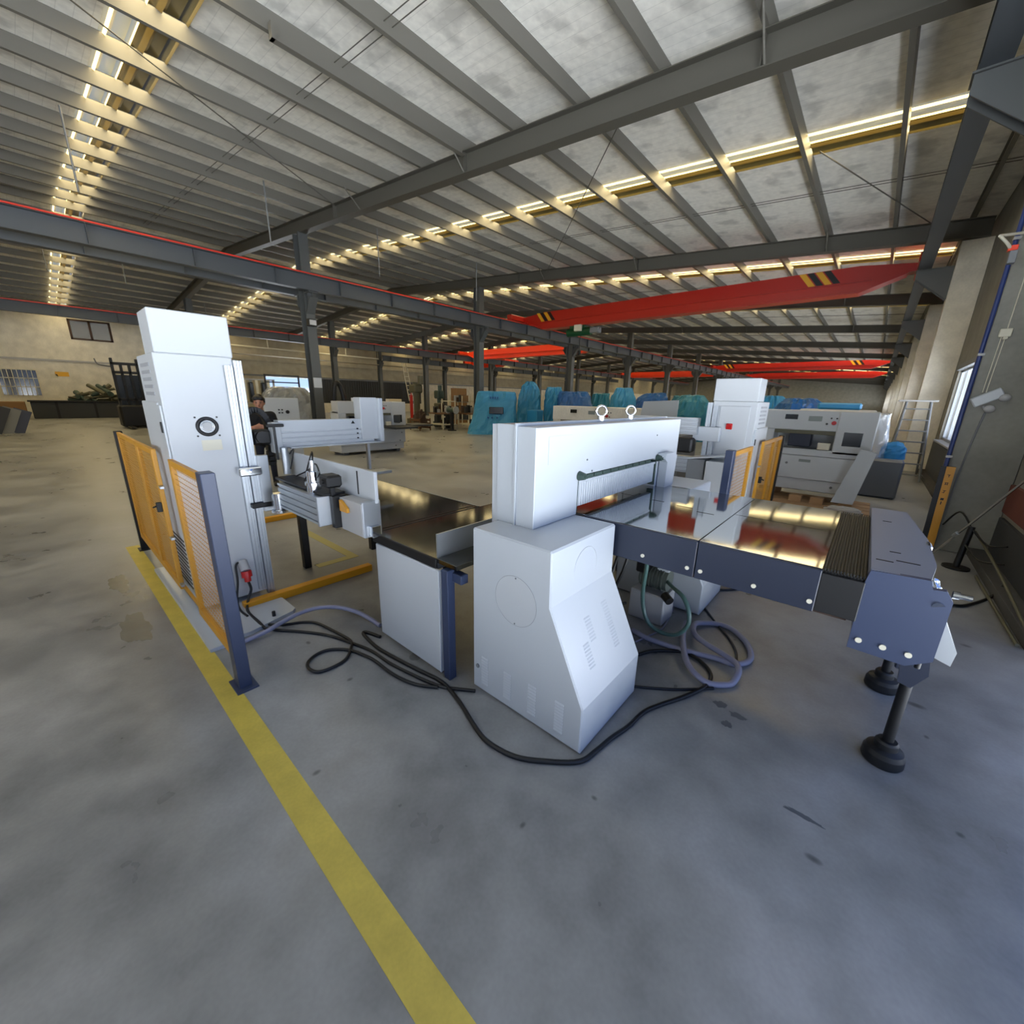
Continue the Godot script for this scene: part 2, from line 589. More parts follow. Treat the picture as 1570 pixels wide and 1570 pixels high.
func build_roof() -> void:
	var c := structure("ceiling", "pitched roof of white insulation foil on steel purlins and rafters")
	# strips of daylight sheet, one in each bay, and the foil panels between them
	var zs := []
	for k in range(-1, 13):
		zs.append(-2.35 - BAY * k)
	var edge := SOUTH
	for k in zs.size() + 1:
		var to: float = zs[k] + 0.45 if k < zs.size() else NORTH
		for s in [[EAVE, RIDGE], [RIDGE, WEST]]:
			var g := G.new()
			slope_piece(g, s[0], s[1], PURLIN, PURLIN + 0.08, edge, to)
			obj("roof_panel", g, M.roof_foil, c)
		if k < zs.size():
			edge = zs[k] - 0.45
			if k < 2:
				var gs := G.new()
				slope_piece(gs, EAVE, STRIP_START, PURLIN, PURLIN + 0.08, to, edge)
				obj("roof_panel", gs, M.roof_foil, c)
			for s in [[EAVE if k > 1 else STRIP_START, RIDGE], [RIDGE, WEST]]:
				var ga := G.new()
				var gb := G.new()
				var prof := [0.45, 0.36, 0.30, 0.12, 0.06, -0.12, -0.18, -0.34, -0.45]
				var hi := [0.0, 0.0, 0.06, 0.06, 0.0, 0.0, 0.06, 0.06, 0.0]
				for q in prof.size() - 1:
					var g2 := ga if q < 4 else gb
					var za: float = zs[k] + prof[q]
					var zb: float = zs[k] + prof[q + 1]
					var p0 := v3(s[0], roof_y(s[0]) + PURLIN + 0.03 + hi[q], za)
					var p1 := v3(s[1], roof_y(s[1]) + PURLIN + 0.03 + hi[q], za)
					var p2 := v3(s[1], roof_y(s[1]) + 0.23 + hi[q + 1], zb)
					var p3 := v3(s[0], roof_y(s[0]) + 0.23 + hi[q + 1], zb)
					var nn := (p1 - p0).cross(p3 - p0).normalized()
					g2.quad(p0, p1, p2, p3, nn if nn.y < 0 else -nn)
				obj("skylight_sheet", ga, M.skylight_sheet, c)
				obj("skylight_sheet", gb, M.skylight_aged, c)
	# purlins: C sections along the hall every 1.5 m
	var x := 0.95
	while x > WEST + 0.3:
		var g := G.new()
		var y := roof_y(x)
		g.extr([Vector2(0, 0), Vector2(-0.075, 0), Vector2(-0.075, 0.022), Vector2(-0.068, 0.022), Vector2(-0.068, 0.008), Vector2(-0.008, 0.008), Vector2(-0.008, PURLIN - 0.01), Vector2(-0.075, PURLIN - 0.01), Vector2(-0.075, PURLIN - 0.001), Vector2(0, PURLIN - 0.001)], v3(x, y, SOUTH - 0.2), Vector3.RIGHT, Vector3.UP, v3(0, 0, NORTH - SOUTH + 0.4))
		obj("purlin", g, M.purlin_steel, c)
		x -= 1.5
	# rafters: welded I sections, with stiffeners and fly braces
	for k in range(-1, 13):
		var z: float = Z0 - BAY * k
		for s in [[1.3, RIDGE], [RIDGE, WEST + 0.1]]:
			var g := G.new()
			slope_piece(g, s[0], s[1], -0.415, -0.015, z - 0.006, z + 0.006)
			slope_piece(g, s[0], s[1], -0.015, 0.0, z - 0.13, z + 0.13)
			slope_piece(g, s[0], s[1], -0.43, -0.415, z - 0.13, z + 0.13)
			obj("rafter", g, M.steel_frame, c)
		if k < 4:
			for xs in [-2.1, -8.05, -14.1]:
				var g := G.new()
				g.box(v3(xs - 0.008, roof_y(xs) - 0.41, z - 0.125), v3(xs + 0.008, roof_y(xs) - 0.02, z + 0.125), 0.0)
				obj("stiffener", g, M.steel_frame, c)
			for xs in [-2.05, -8.05, -12.55]:
				var g := G.new()
				g.cyl(v3(xs, roof_y(xs) - 0.4, z + 0.1), v3(xs, roof_y(xs) + 0.02, z + 0.55), 0.018, 6)
				obj("fly_brace", g, M.purlin_steel, c)
	# sag rods between the purlins, pairs in each bay, and wind bracing
	for k in range(-1, 6):
		for dz in [2.9, 3.04]:
			var g := G.new()
			var z2: float = Z0 - BAY * k + dz
			g.cyl(v3(1.2, roof_y(1.2) + 0.12, z2), v3(RIDGE, roof_y(RIDGE) + 0.12, z2), 0.008, 5)
			obj("sag_rod", g, M.steel_frame, c)
	for q in [[-4.0, -7.5, -12.5, -16.5], [-14.0, -7.4, -8.0, 1.2], [0.2, -16.4, -1.8, -11.0]]:
		var g := G.new()
		g.cyl(v3(q[0], roof_y(q[0]) - 0.06, q[1]), v3(q[2], roof_y(q[2]) - 0.06, q[3]), 0.012, 6)
		obj("wind_brace", g, M.steel_frame, c)
	# a short steel channel hung below one purlin
	var g := G.new()
	g.extr([Vector2(0, 0), Vector2(0.11, 0), Vector2(0.11, 0.01), Vector2(0.01, 0.01), Vector2(0.01, 0.13), Vector2(0, 0.13)], v3(-8.0, roof_y(-8.0) - 0.16, -7.3), Vector3.RIGHT, Vector3.UP, v3(0, 0, 3.9))
	g.box(v3(-8.0, roof_y(-8.0) - 0.16, -3.45), v3(-7.89, roof_y(-8.0) + 0.05, -3.4), 0.0)
	obj("cable_channel", g, M.purlin_steel, c)
	# drop rods for the lamps, with small heads
	for p in [[-14.6, -1.6], [-14.6, -5.6], [-15.2, -9.6], [-15.0, -14.5], [-28.0, -4.0], [-28.0, -1.5], [-26.0, -12.0], [-36.0, -9.0]]:
		var g3 := G.new()
		g3.cyl(v3(p[0], roof_y(p[0]) - 1.5, p[1]), v3(p[0], roof_y(p[0]) + 0.1, p[1]), 0.02, 6)
		obj("drop_rod", g3, M.grey_mid, c)

func i_beam(g: G, y0: float, y1: float, w: float, x: float, z0: float, z1: float) -> void:
	g.box(v3(x - w / 2, y1 - 0.02, z0), v3(x + w / 2, y1, z1), 0.0)
	g.box(v3(x - w / 2, y0, z0), v3(x + w / 2, y0 + 0.02, z1), 0.0)
	g.box(v3(x - 0.008, y0 + 0.02, z0), v3(x + 0.008, y1 - 0.02, z1), 0.0)

func runway(x: float, label: String, kmax: int, red: bool, side: float, kmin := -2) -> void:
	var r := thing("crane_runway", label, "runway beam", v3(x, 5.4, -40))
	var gb := G.new()
	i_beam(gb, 0, 0.52, 0.26, 0, -BAY / 2, BAY / 2)
	var beam := gb.mesh()
	var gs := G.new()
	gs.box(v3(-0.125, 0.02, -0.006), v3(0.125, 0.5, 0.006), 0.0)
	var stiff := gs.mesh()
	for k in range(kmin, kmax):
		var zc: float = Z0 - BAY * (k + 0.5)
		inst("beam", beam, M.runway_grey, r, v3(x, 5.4, zc))
		if k < 7:
			for q in 4:
				inst("stiffener", stiff, M.runway_grey, r, v3(x, 5.4, zc + BAY / 2 - 1.0 - q * 2.25))
	var z1: float = Z0 - BAY * kmax
	var zs: float = minf(SOUTH - 1, Z0 - BAY * kmin)
	bx("rail", v3(x - 0.025, 5.92, zs), v3(x + 0.025, 5.97, z1), M.iron_brown, r, 0.0)
	if red:
		bx("conductor_bar", v3(x + side * 0.2, 5.9, zs), v3(x + side * 0.24, 5.935, z1), M.conductor_red, r, 0.0)

func h_column(called: String, label: String, group: String, x: float, z: float, top: float, sides: Array) -> Node3D:
	var t := thing(called, label, "column", v3(x, 0, z), group)
	var g := G.new()
	# flanges face x, web between
	g.box(v3(x - 0.225, 0, z - 0.17), v3(x - 0.207, top, z + 0.17), 0.0)
	g.box(v3(x + 0.207, 0, z - 0.17), v3(x + 0.225, top, z + 0.17), 0.0)
	g.box(v3(x - 0.207, 0, z - 0.007), v3(x + 0.207, top, z + 0.007), 0.0)
	obj("shaft", g, M.column_grey, t)
	for s in sides:
		var b := G.new()
		b.extr([Vector2(0.225, 5.4), Vector2(0.62, 5.4), Vector2(0.62, 5.22), Vector2(0.225, 4.7)], v3(x, 0, z - 0.012), v3(s, 0, 0), Vector3.UP, v3(0, 0, 0.024))
		b.box(v3(x + s * 0.225, 5.37, z - 0.17), v3(x + s * 0.64, 5.4, z + 0.17), 0.0)
		b.extr([Vector2(0.225, 4.7), Vector2(0.235, 4.69), Vector2(0.63, 5.21), Vector2(0.62, 5.22)], v3(x, 0, z - 0.15), v3(s, 0, 0), Vector3.UP, v3(0, 0, 0.3))
		b.box(v3(x + s * 0.44, 4.98, z - 0.15), v3(x + s * 0.46, 5.38, z + 0.15), 0.0)
		obj("bracket", b, M.column_grey, t)
	return t

func build_columns() -> void:
	for k in range(0, 12):
		var z: float = Z0 - BAY * k
		if k == 0:
			h_column("steel_column", "dark steel column carrying a white paper notice, nearest the gripper tower", "", -16.9, z, roof_y(-16.9) - 0.43, [1.0, -1.0])
		else:
			h_column("steel_column", "dark steel column in the middle row under the crane runway", "middle row of steel columns", -16.9, z, roof_y(-16.9) - 0.43, [1.0, -1.0])
	for k in range(0, 10):
		var z: float = Z0 - BAY * k
		h_column("steel_column", "steel column in the far row in front of the cladded wall", "far row of steel columns", -33.4, z, roof_y(-33.4) - 0.43, [1.0])
	for k in range(2, 8):
		h_column("steel_column", "steel column beside the high walkway rail carrying the short runway", "columns beside the walkway rail", -41.42, Z0 - BAY * k, roof_y(-41.42) - 0.43, [1.0])
	for k in range(-1, 12):
		var z: float = Z0 - BAY * k
		var lab := "grey boxed column with a white emergency light and blue pipe" if k == 0 else "plain grey boxed column standing along the windowed wall"
		var t := thing("wall_column", lab, "column", v3(1.03, 0, z), "" if k == 0 else "columns along the windowed wall")
		bx("shaft", v3(0.82, 0, z - 0.46), v3(1.395, roof_y(1) - 0.45, z), M.plaster_grey if k < 1 else M.plaster, t, 0.006)  # grey columns past the first get white plaster: window light put into the colour
		var b := G.new()
		b.extr([Vector2(0.82, 5.4), Vector2(0.1, 5.4), Vector2(0.1, 5.2), Vector2(0.82, 4.6)], v3(0, 0, z - 0.36), Vector3.RIGHT, Vector3.UP, v3(0, 0, 0.024))
		b.extr([Vector2(0.82, 5.4), Vector2(0.1, 5.4), Vector2(0.1, 5.2), Vector2(0.82, 4.6)], v3(0, 0, z - 0.12), Vector3.RIGHT, Vector3.UP, v3(0, 0, 0.024))
		b.box(v3(0.08, 5.38, z - 0.4), v3(0.82, 5.4, z - 0.06), 0.0)
		obj("bracket", b, M.column_grey, t)

func wall_piece(called: String, lo: Vector3, hi: Vector3, m: Material, p: Node3D) -> void:
	bx(called, lo, hi, m, p, 0.0)

func build_walls() -> void:
	var top := roof_y(1.5) + PURLIN
	var w := structure("wall_right", "long wall with strip windows beside the crane runway")
	# roller door openings beside and behind the camera, windows further on
	var holes := [[8.5, 2.0, 0.0, 4.7], [0.9, -4.65, 0.0, 4.7]]
	for k in 12:
		holes.append([Z0 - BAY * k - 1.5, Z0 - BAY * k - 8.3, 0.95, 2.75])
	var z: float = SOUTH
	for h in holes:
		wall_piece("wall_section", v3(1.4, 0, z), v3(1.65, top, h[0]), M.plaster_grey, w)
		wall_piece("wall_section", v3(1.4, h[3], h[0]), v3(1.65, top, h[1]), M.plaster_grey, w)
		if h[2] > 0:
			wall_piece("wall_section", v3(1.4, 0, h[0]), v3(1.65, h[2], h[1]), M.concrete_dark, w)
			bx("window_sill", v3(1.3, h[2], h[0]), v3(1.66, h[2] + 0.04, h[1]), M.grey_light, w)
			bx("window_head", v3(1.34, h[3] - 0.02, h[0]), v3(1.5, h[3] + 0.1, h[1]), M.grey_mid, w)
		z = h[1]
	wall_piece("wall_section", v3(1.4, 0, z), v3(1.65, top, NORTH), M.plaster_grey, w)
	# dark skirting along the foot and a kerb with pipes
	bx("kerb", v3(1.22, 0, -4.7), v3(1.4, 0.1, -60), M.concrete_dark, w)
	bx("lower_panel", v3(1.36, 0.1, -4.7), v3(1.4, 0.55, -7.4), M.ribbed_dark, w)
	bx("lower_panel", v3(1.36, 0.62, -4.7), v3(1.4, 0.95, -7.4), M.brick_red, w)
	bx("lower_panel", v3(1.36, 0.1, -8.0), v3(1.4, 0.9, -16.4), M.ribbed_dark, w)
	for k in 6:
		var a: float = Z0 - BAY * k - 1.5
		var win := structure("window_%d" % (k + 1), "aluminium strip window full of daylight")
		var g := G.new()
		for q in 8:
			var zz: float = a - 6.8 * q / 7.0
			g.box(v3(1.46, 1.0, zz - 0.025), v3(1.52, 2.72, zz + 0.025), 0.0)
		g.box(v3(1.46, 0.99, a), v3(1.52, 1.05, a - 6.8), 0.0)
		g.box(v3(1.46, 2.68, a), v3(1.52, 2.74, a - 6.8), 0.0)
		obj("window_frame", g, M.aluminium, win)
		for q in 7:
			bx("pane", v3(1.486, 1.05, a - 6.8 * q / 7.0 - 0.03), v3(1.492, 2.68, a - 6.8 * (q + 1) / 7.0 + 0.03), M.window_glass, win, 0.0)
	# far and near gable walls
	var n := structure("wall_back", "far gable wall at the end of the hall")
	var g2 := G.new()
	g2.extr([Vector2(WEST, 0), Vector2(1.65, 0), Vector2(1.65, top), Vector2(RIDGE, roof_y(RIDGE) + PURLIN), Vector2(WEST, roof_y(WEST) + PURLIN)], v3(0, 0, NORTH - 0.3), Vector3.RIGHT, Vector3.UP, v3(0, 0, 0.3))
	obj("gable", g2, M.plaster_grey, n)
	n = structure("wall_front", "gable wall behind the camera")
	g2 = G.new()
	# its gate stands open
	g2.extr([Vector2(WEST, 0), Vector2(-7.5, 0), Vector2(-7.5, 5.0), Vector2(-1.0, 5.0), Vector2(-1.0, 0), Vector2(1.65, 0), Vector2(1.65, top), Vector2(RIDGE, roof_y(RIDGE) + PURLIN), Vector2(WEST, roof_y(WEST) + PURLIN)], v3(0, 0, SOUTH), Vector3.RIGHT, Vector3.UP, v3(0, 0, 0.3))
	obj("gable", g2, M.cladding, n)
	# left wall: white office block, cladding, open gate, dark corrugated sheets, white band
	var l := structure("wall_left", "far side wall: white office part, beige cladding, open gate and dark corrugated sheeting")
	var tw := roof_y(WEST) + PURLIN
	var x0: float = WEST - 0.25
	# office part z 12 .. -8 with two windows
	var z_a := 1.15
	wall_piece("wall_section", v3(x0, 0, SOUTH), v3(WEST, tw, z_a), M.plaster, l)
	wall_piece("wall_section", v3(x0, 0, z_a), v3(WEST, 1.28, -0.55), M.plaster, l)
	wall_piece("wall_section", v3(x0, 2.98, z_a), v3(WEST, tw, -0.55), M.plaster, l)
	wall_piece("wall_section", v3(x0, 0, -0.55), v3(WEST, tw, -2.6), M.plaster, l)
	wall_piece("wall_section", v3(x0, 0, -2.6), v3(WEST, 5.12, -4.75), M.plaster, l)
	wall_piece("wall_section", v3(x0, 6.45, -2.6), v3(WEST, tw, -4.75), M.plaster, l)
	wall_piece("wall_section", v3(x0, 0, -4.75), v3(WEST, tw, -12.0), M.plaster, l)
	wall_piece("wall_section", v3(x0, 0, -12.0), v3(WEST, tw, -14.6), M.cladding, l)
	wall_piece("wall_section", v3(x0, 3.28, -14.6), v3(WEST, tw, -18.95), M.cladding, l)
	wall_piece("wall_section", v3(x0, 3.5, -18.95), v3(WEST, tw, NORTH), M.cladding, l)
	wall_piece("wall_section", v3(x0, 0, -18.95), v3(WEST, 0.95, -32.0), M.plaster, l)
	wall_piece("wall_section", v3(x0, 0.95, -18.95), v3(WEST - 0.05, 3.5, -32.0), M.ribbed_dark, l)
	wall_piece("wall_section", v3(x0, 0, -32.0), v3(WEST, 3.5, NORTH), M.plaster, l)
	var gr := G.new()
	var zz2 := -19.0
	while zz2 > -31.9:
		gr.box(v3(WEST - 0.05, 0.98, zz2), v3(WEST, 3.5, zz2 - 0.11), 0.0)
		zz2 -= 0.27
	var ribs := obj("corrugated_sheet", gr, M.ribbed_dark, l)
	ribs.set_meta("kind", "stuff")
	bx("string_course", v3(WEST, 3.6, SOUTH), v3(WEST + 0.06, 3.72, -12.0), M.grey_light, l)
	# girts on the cladding and a walkway rail with posts
	for y in [3.45, 4.6, 5.75]:
		bx("girt", v3(WEST, y, -12.0), v3(WEST + 0.09, y + 0.12, -80), M.cladding, l)
	bx("sill_beam", v3(WEST, 3.3, -12.0), v3(WEST + 0.1, 3.42, -80.0), M.grey_mid, l)
	# office window, upper
	var win := structure("window_7", "brown framed two pane office window high on the white wall")
	var g4 := G.new()
	for a in [[-2.6, -2.72], [-3.6, -3.72], [-4.63, -4.75]]:
		g4.box(v3(WEST - 0.12, 5.12, a[0]), v3(WEST + 0.03, 6.45, a[1]), 0.0)
	g4.box(v3(WEST - 0.12, 5.12, -2.6), v3(WEST + 0.03, 5.23, -4.75), 0.0)
	g4.box(v3(WEST - 0.12, 6.34, -2.6), v3(WEST + 0.03, 6.45, -4.75), 0.0)
	obj("window_frame", g4, M.iron_brown, win)
	bx("pane", v3(WEST - 0.08, 5.23, -2.72), v3(WEST - 0.07, 6.34, -3.6), M.office_glass, win, 0.0)
	bx("pane", v3(WEST - 0.08, 5.23, -3.72), v3(WEST - 0.07, 6.34, -4.63), M.office_glass, win, 0.0)
	bx("room_back", v3(WEST - 2.2, 4.6, -2.0), v3(WEST - 2.1, 6.9, -5.4), M.plaster, win, 0.0)
	# barred window, lower
	win = structure("window_8", "white barred window low on the white wall")
	g4 = G.new()
	for q in 9:
		var zq: float = z_a - 1.7 * q / 8.0
		g4.box(v3(WEST, 1.28, zq - 0.02), v3(WEST + 0.04, 2.98, zq + 0.02), 0.0)
	for yq in [1.28, 1.85, 2.4, 2.94]:
		g4.box(v3(WEST, yq, z_a), v3(WEST + 0.04, yq + 0.05, z_a - 1.7), 0.0)
	obj("window_bars", g4, M.pipe_white, win)
	bx("pane", v3(WEST - 0.1, 1.28, z_a), v3(WEST - 0.09, 2.98, -0.55), M.office_glass, win, 0.0)
	bx("pale_backing", v3(WEST - 0.16, 1.28, 0.45), v3(WEST - 0.14, 2.98, -0.55), M.screen_grey, win, 0.0)  # added sheet: makes the right part of the glass pale, the left stays dark
	bx("room_back", v3(WEST - 1.6, 0.0, z_a + 1.0), v3(WEST - 1.5, 3.4, -2.0), M.ribbed_dark, win, 0.0)  # dark wall put in as the dark reflection in the glass
	# pipes and walkway rail in front of the wall
	var rail := thing("walkway_rail", "cream pipe rail with thin posts running high along the beige cladding", "railing", v3(WEST + 1.5, 4.6, -40))
	var rg := G.new()
	rg.cyl(v3(WEST + 1.5, 5.6, -9.0), v3(WEST + 1.5, 5.6, -80), 0.07, 8)
	obj("handrail", rg, M.pipe_white, rail)
	var pg := G.new()
	pg.cyl(v3(0, 0, 0), v3(0, 1.25, 0), 0.05, 6)
	pg.cyl(v3(0, 1.25, 0), v3(0, 1.25, 0.5), 0.05, 6)
	var pm := pg.mesh()
	for q in 18:
		inst("post", pm, M.pipe_white, rail, v3(WEST + 1.5, 5.6, -11.0 - q * 3.6))
	rg = G.new()
	rg.box(v3(WEST + 0.4, 5.0, -9.0), v3(WEST + 1.6, 5.06, -80), 0.0)
	obj("deck", rg, M.cladding, rail)
	var lad := thing("wall_ladder", "tall cream ladder leaning against the dark corrugated sheeting", "ladder", v3(WEST + 1.2, 0.9, -28.5))
	for s in [-0.28, 0.28]:
		var lg := G.new()
		lg.cyl(v3(WEST + 1.3, 1.3, -29.6 + s), v3(WEST + 1.5, 5.7, -28.6 + s), 0.06, 6)
		obj("stile", lg, M.pipe_white, lad)
	for q in 9:
		var lg := G.new()
		var f := (q + 0.5) / 9.0
		lg.cyl(v3(WEST + 1.3 + 0.2 * f, 1.3 + 4.4 * f, -29.88 + f), v3(WEST + 1.3 + 0.2 * f, 1.3 + 4.4 * f, -29.32 + f), 0.045, 6)
		obj("rung", lg, M.pipe_white, lad)

func crane(x0: float, x1: float, z: float, m: Material, label: String, detail: bool) -> Node3D:
	var t := thing("overhead_crane", label, "crane", v3((x0 + x1) / 2, 5.97, z))
	var g := G.new()
	# box girder, tapered at the ends
	var top := 6.36
	var bot := 5.5
	g.extr([Vector2(x0, 6.0), Vector2(x0 + 0.3, 5.98), Vector2(x0 + 1.5, bot + 0.06), Vector2(x1 - 1.5, bot + 0.06), Vector2(x1 - 0.3, 5.98), Vector2(x1, 6.0), Vector2(x1, 6.2), Vector2(x1 - 1.6, top), Vector2(x0 + 1.6, top), Vector2(x0, 6.2)], v3(0, 0, z - 0.22), Vector3.RIGHT, Vector3.UP, v3(0, 0, 0.44))
	obj("girder", g, m, t)
	g = G.new()
	g.extr([Vector2(x0 + 0.35, 5.93), Vector2(x0 + 1.5, bot), Vector2(x1 - 1.5, bot), Vector2(x1 - 0.35, 5.93), Vector2(x1 - 0.35, 5.97), Vector2(x1 - 1.5, bot + 0.04), Vector2(x0 + 1.5, bot + 0.04), Vector2(x0 + 0.35, 5.97)], v3(0, 0, z - 0.3), Vector3.RIGHT, Vector3.UP, v3(0, 0, 0.6))
	obj("lower_flange", g, m, t)
	g = G.new()
	g.extr([Vector2(x0 + 1.2, bot + 0.36), Vector2(x1 - 1.2, bot + 0.36), Vector2(x1 - 1.2, bot + 0.39), Vector2(x0 + 1.2, bot + 0.39)], v3(0, 0, z + 0.22), Vector3.RIGHT, Vector3.UP, v3(0, 0, 0.05))
	obj("web_rib", g, m, t)
	for s in [[x0, 1.0], [x1, -1.0]]:
		var e := G.new()
		e.box(v3(s[0] - 0.16, 6.0, z - 1.3), v3(s[0] + 0.16, 6.26, z + 1.3), 0.02)
		e.cyl(v3(s[0] - 0.06, 6.1, z - 1.1), v3(s[0] + 0.06, 6.1, z - 1.1), 0.13, 12)
		e.cyl(v3(s[0] - 0.06, 6.1, z + 1.1), v3(s[0] + 0.06, 6.1, z + 1.1), 0.13, 12)
		obj("end_carriage", e, m, t)
	if detail:
		for s in [[x1 - 2.3, 1.0], [x0 + 2.1, 1.0]]:
			for q in 4:
				var h := G.new()
				var xx: float = s[0] - q * 0.24
				h.extr([Vector2(xx - 0.1, top - 0.01), Vector2(xx - 0.3, top - 0.01), Vector2(xx + 0.05, top - 0.45), Vector2(xx + 0.25, top - 0.45)], v3(0, 0, z + 0.22), Vector3.RIGHT, Vector3.UP, v3(0, 0, 0.006))
				obj("hazard_stripe", h, M.black if q % 2 == 0 else M.hazard_yellow, t)
	return t

func build_cranes() -> void:
	crane(-16.25, 0.25, -19.5, M.crane_red, "red overhead crane with black and yellow stripes and a green hoist", true)
	var hst := thing("crane_hoist", "green electric hoist hanging under the red striped crane", "hoist", v3(-12.2, 5.4, -19.5))
	var g := G.new()
	g.cyl(v3(-13.1, 5.2, -19.4), v3(-11.7, 5.2, -19.4), 0.2, 16)
	obj("drum", g, M.hoist_green, hst)
	bx("motor", v3(-11.7, 5.08, -19.55), v3(-11.2, 5.34, -19.2), M.grey_mid, hst, 0.03)
	bx("control_box", v3(-12.5, 5.2, -19.15), v3(-12.1, 5.5, -19.0), M.pipe_white, hst, 0.01)
	bx("trolley", v3(-12.9, 5.36, -19.75), v3(-12.0, 5.5, -19.2), M.hoist_green, hst, 0.01)
	g = G.new()
	g.cyl(v3(-12.35, 4.2, -19.4), v3(-12.35, 5.1, -19.4), 0.02, 6)
	g.bc(v3(-12.35, 4.2, -19.4), v3(0.16, 0.22, 0.12), 0.02)
	obj("hook", g, M.black, hst)
	crane(-32.8, -17.55, -30.5, M.crane_orange, "orange overhead crane in the sunlit second bay", true)
	crane(-40.8, -34.0, -38.5, M.crane_orange, "small orange overhead crane in the third bay by the far wall", false)
	crane(-16.25, 0.25, -57.0, M.crane_red, "red overhead crane far down the hall behind the striped one", true)
	crane(-16.25, 0.25, -75.0, M.crane_red, "most distant red overhead crane at the end of the hall", false)
	crane(-32.8, -17.55, -66.0, M.crane_orange, "distant orange overhead crane beyond the blue covered machines", false)

# ---- the paper cutter in the foreground ----
func build_cutter() -> void:
	var t := thing("paper_cutter", "large white guillotine paper cutter with white arch and navy front table", "paper cutter", v3(-1.35, 0, -2.83))
	var prof := [Vector2(-1.625, 0.012), Vector2(-0.825, 0.012), Vector2(-0.825, 0.285), Vector2(-1.055, 0.775), Vector2(-1.06, 1.07), Vector2(-1.07, 1.08), Vector2(-1.615, 1.08), Vector2(-1.625, 1.07)]
	for s in [[-1.535, -2.195], [-3.475, -4.135]]:
		var g := G.new()
		g.extr_b(prof, v3(0, 0, s[0]), Vector3.RIGHT, Vector3.UP, v3(0, 0, s[1] - s[0]), 0.008)
		var base := obj("pedestal", g, M.white_paint, t)
		if s[0] > -2.0:
			for q in [[-1.52, 0.07, 0.25], [-1.335, 0.07, 0.235], [-1.15, 0.07, 0.25], [-0.965, 0.07, 0.245]]:
				var lv := G.new()
				for r in 10:
					var y: float = lerpf(q[1], q[2], r / 9.0)
					lv.extr([Vector2(0, 0), Vector2(0.005, 0.0), Vector2(0.0, 0.011)], v3(q[0] - 0.028, y, s[0]), Vector3.BACK, Vector3.UP, v3(0.056, 0, 0))
				obj("vent_louvres", lv, M.white_paint, base)
			var ring := G.new()
			ring.cyl(v3(-1.289, 0.73, s[0] + 0.0005), v3(-1.289, 0.73, s[0] - 0.002), 0.146, 40)
			obj("round_cover", ring, M.white_panel, base)
			ring = G.new()
			ring.torus(v3(-1.289, 0.73, s[0]), Vector3.BACK, 0.147, 0.0018, 48, 5)
			obj("cover_seam", ring, M.groove, base)
			var lk := G.new()
			lk.cyl(v3(-1.581, 0.176, s[0] - 0.004), v3(-1.581, 0.176, s[0] + 0.006), 0.014, 14)
			obj("lock", lk, M.grey_mid, base)
			for yb in [0.8, 0.66]:
				lk = G.new()
				lk.cyl(v3(-1.289, 0.73 + (yb - 0.73) * 1.95, s[0]), v3(-1.289, 0.73 + (yb - 0.73) * 1.95, s[0] + 0.003), 0.005, 8)
				obj("screw", lk, M.grey_mid, base)
			# louvres pressed into the sloping front
			var dn := v3(-1.055 + 0.825, 0.775 - 0.285, 0).normalized()
			var nn := v3(0.49, 0.23, 0).normalized()
			for q in [[-1.72, 0.22], [-2.0, 0.22], [-1.8, 0.34], [-2.0, 0.36]]:
				var lv := G.new()
				for r in 8:
					var o: Vector3 = v3(-0.825, 0.285, q[0] - 0.028) + dn * (q[1] - 0.08 + 0.018 * r)
					lv.extr([Vector2(0, 0), Vector2(0.002, 0), Vector2(0, 0.009)], o, nn, dn, v3(0, 0, 0.056))
				obj("vent_louvres", lv, M.white_paint, base)
			ring = G.new()
			ring.torus(v3(-1.0575, 0.9, -1.865), Vector3.RIGHT, 0.12, 0.0018, 40, 5)
			obj("cover_seam", ring, M.white_panel, base)
	# arch: front panel with the knife opening
	var g := G.new()
	var zl := -1.746
	var zr := -3.924
	g.extr_b([Vector2(-zl, 1.08), Vector2(-zl, 1.652), Vector2(-zr, 1.652), Vector2(-zr, 1.08), Vector2(3.47, 1.08), Vector2(3.47, 1.30), Vector2(3.40, 1.335), Vector2(2.27, 1.335), Vector2(2.2, 1.30), Vector2(2.2, 1.08)], v3(-1.347, 0, 0), Vector3.FORWARD, Vector3.UP, v3(-0.135, 0, 0), 0.004)
	obj("front_panel", g, M.white_paint, t)
	g = G.new()
	g.extr([Vector2(1.735, 1.08), Vector2(1.735, 1.668), Vector2(3.935, 1.668), Vector2(3.935, 1.08), Vector2(3.47, 1.08), Vector2(3.47, 1.36), Vector2(2.2, 1.36), Vector2(2.2, 1.08)], v3(-1.482, 0, 0), Vector3.FORWARD, Vector3.UP, v3(-0.012, 0, 0))
	obj("edge_plate", g, M.white_paint, t)
	g = G.new()
	g.extr([Vector2(1.745, 1.08), Vector2(1.745, 1.66), Vector2(3.925, 1.66), Vector2(3.925, 1.08), Vector2(3.47, 1.08), Vector2(3.47, 1.36), Vector2(2.2, 1.36), Vector2(2.2, 1.08)], v3(-1.494, 0, 0), Vector3.FORWARD, Vector3.UP, v3(-0.136, 0, 0))
	obj("middle_frame", g, M.white_paint, t)
	g = G.new()
	g.extr([Vector2(1.76, 1.02), Vector2(1.76, 1.655), Vector2(3.91, 1.655), Vector2(3.91, 1.02), Vector2(3.47, 1.02), Vector2(3.47, 1.36), Vector2(2.2, 1.36), Vector2(2.2, 1.02)], v3(-1.64, 0, 0), Vector3.FORWARD, Vector3.UP, v3(-0.045, 0, 0))
	obj("rear_panel", g, M.white_panel, t)
	bx("access_cover", v3(-1.346, 1.44, -1.86), v3(-1.3445, 1.6, -2.1), M.white_paint, t, 0.0005)
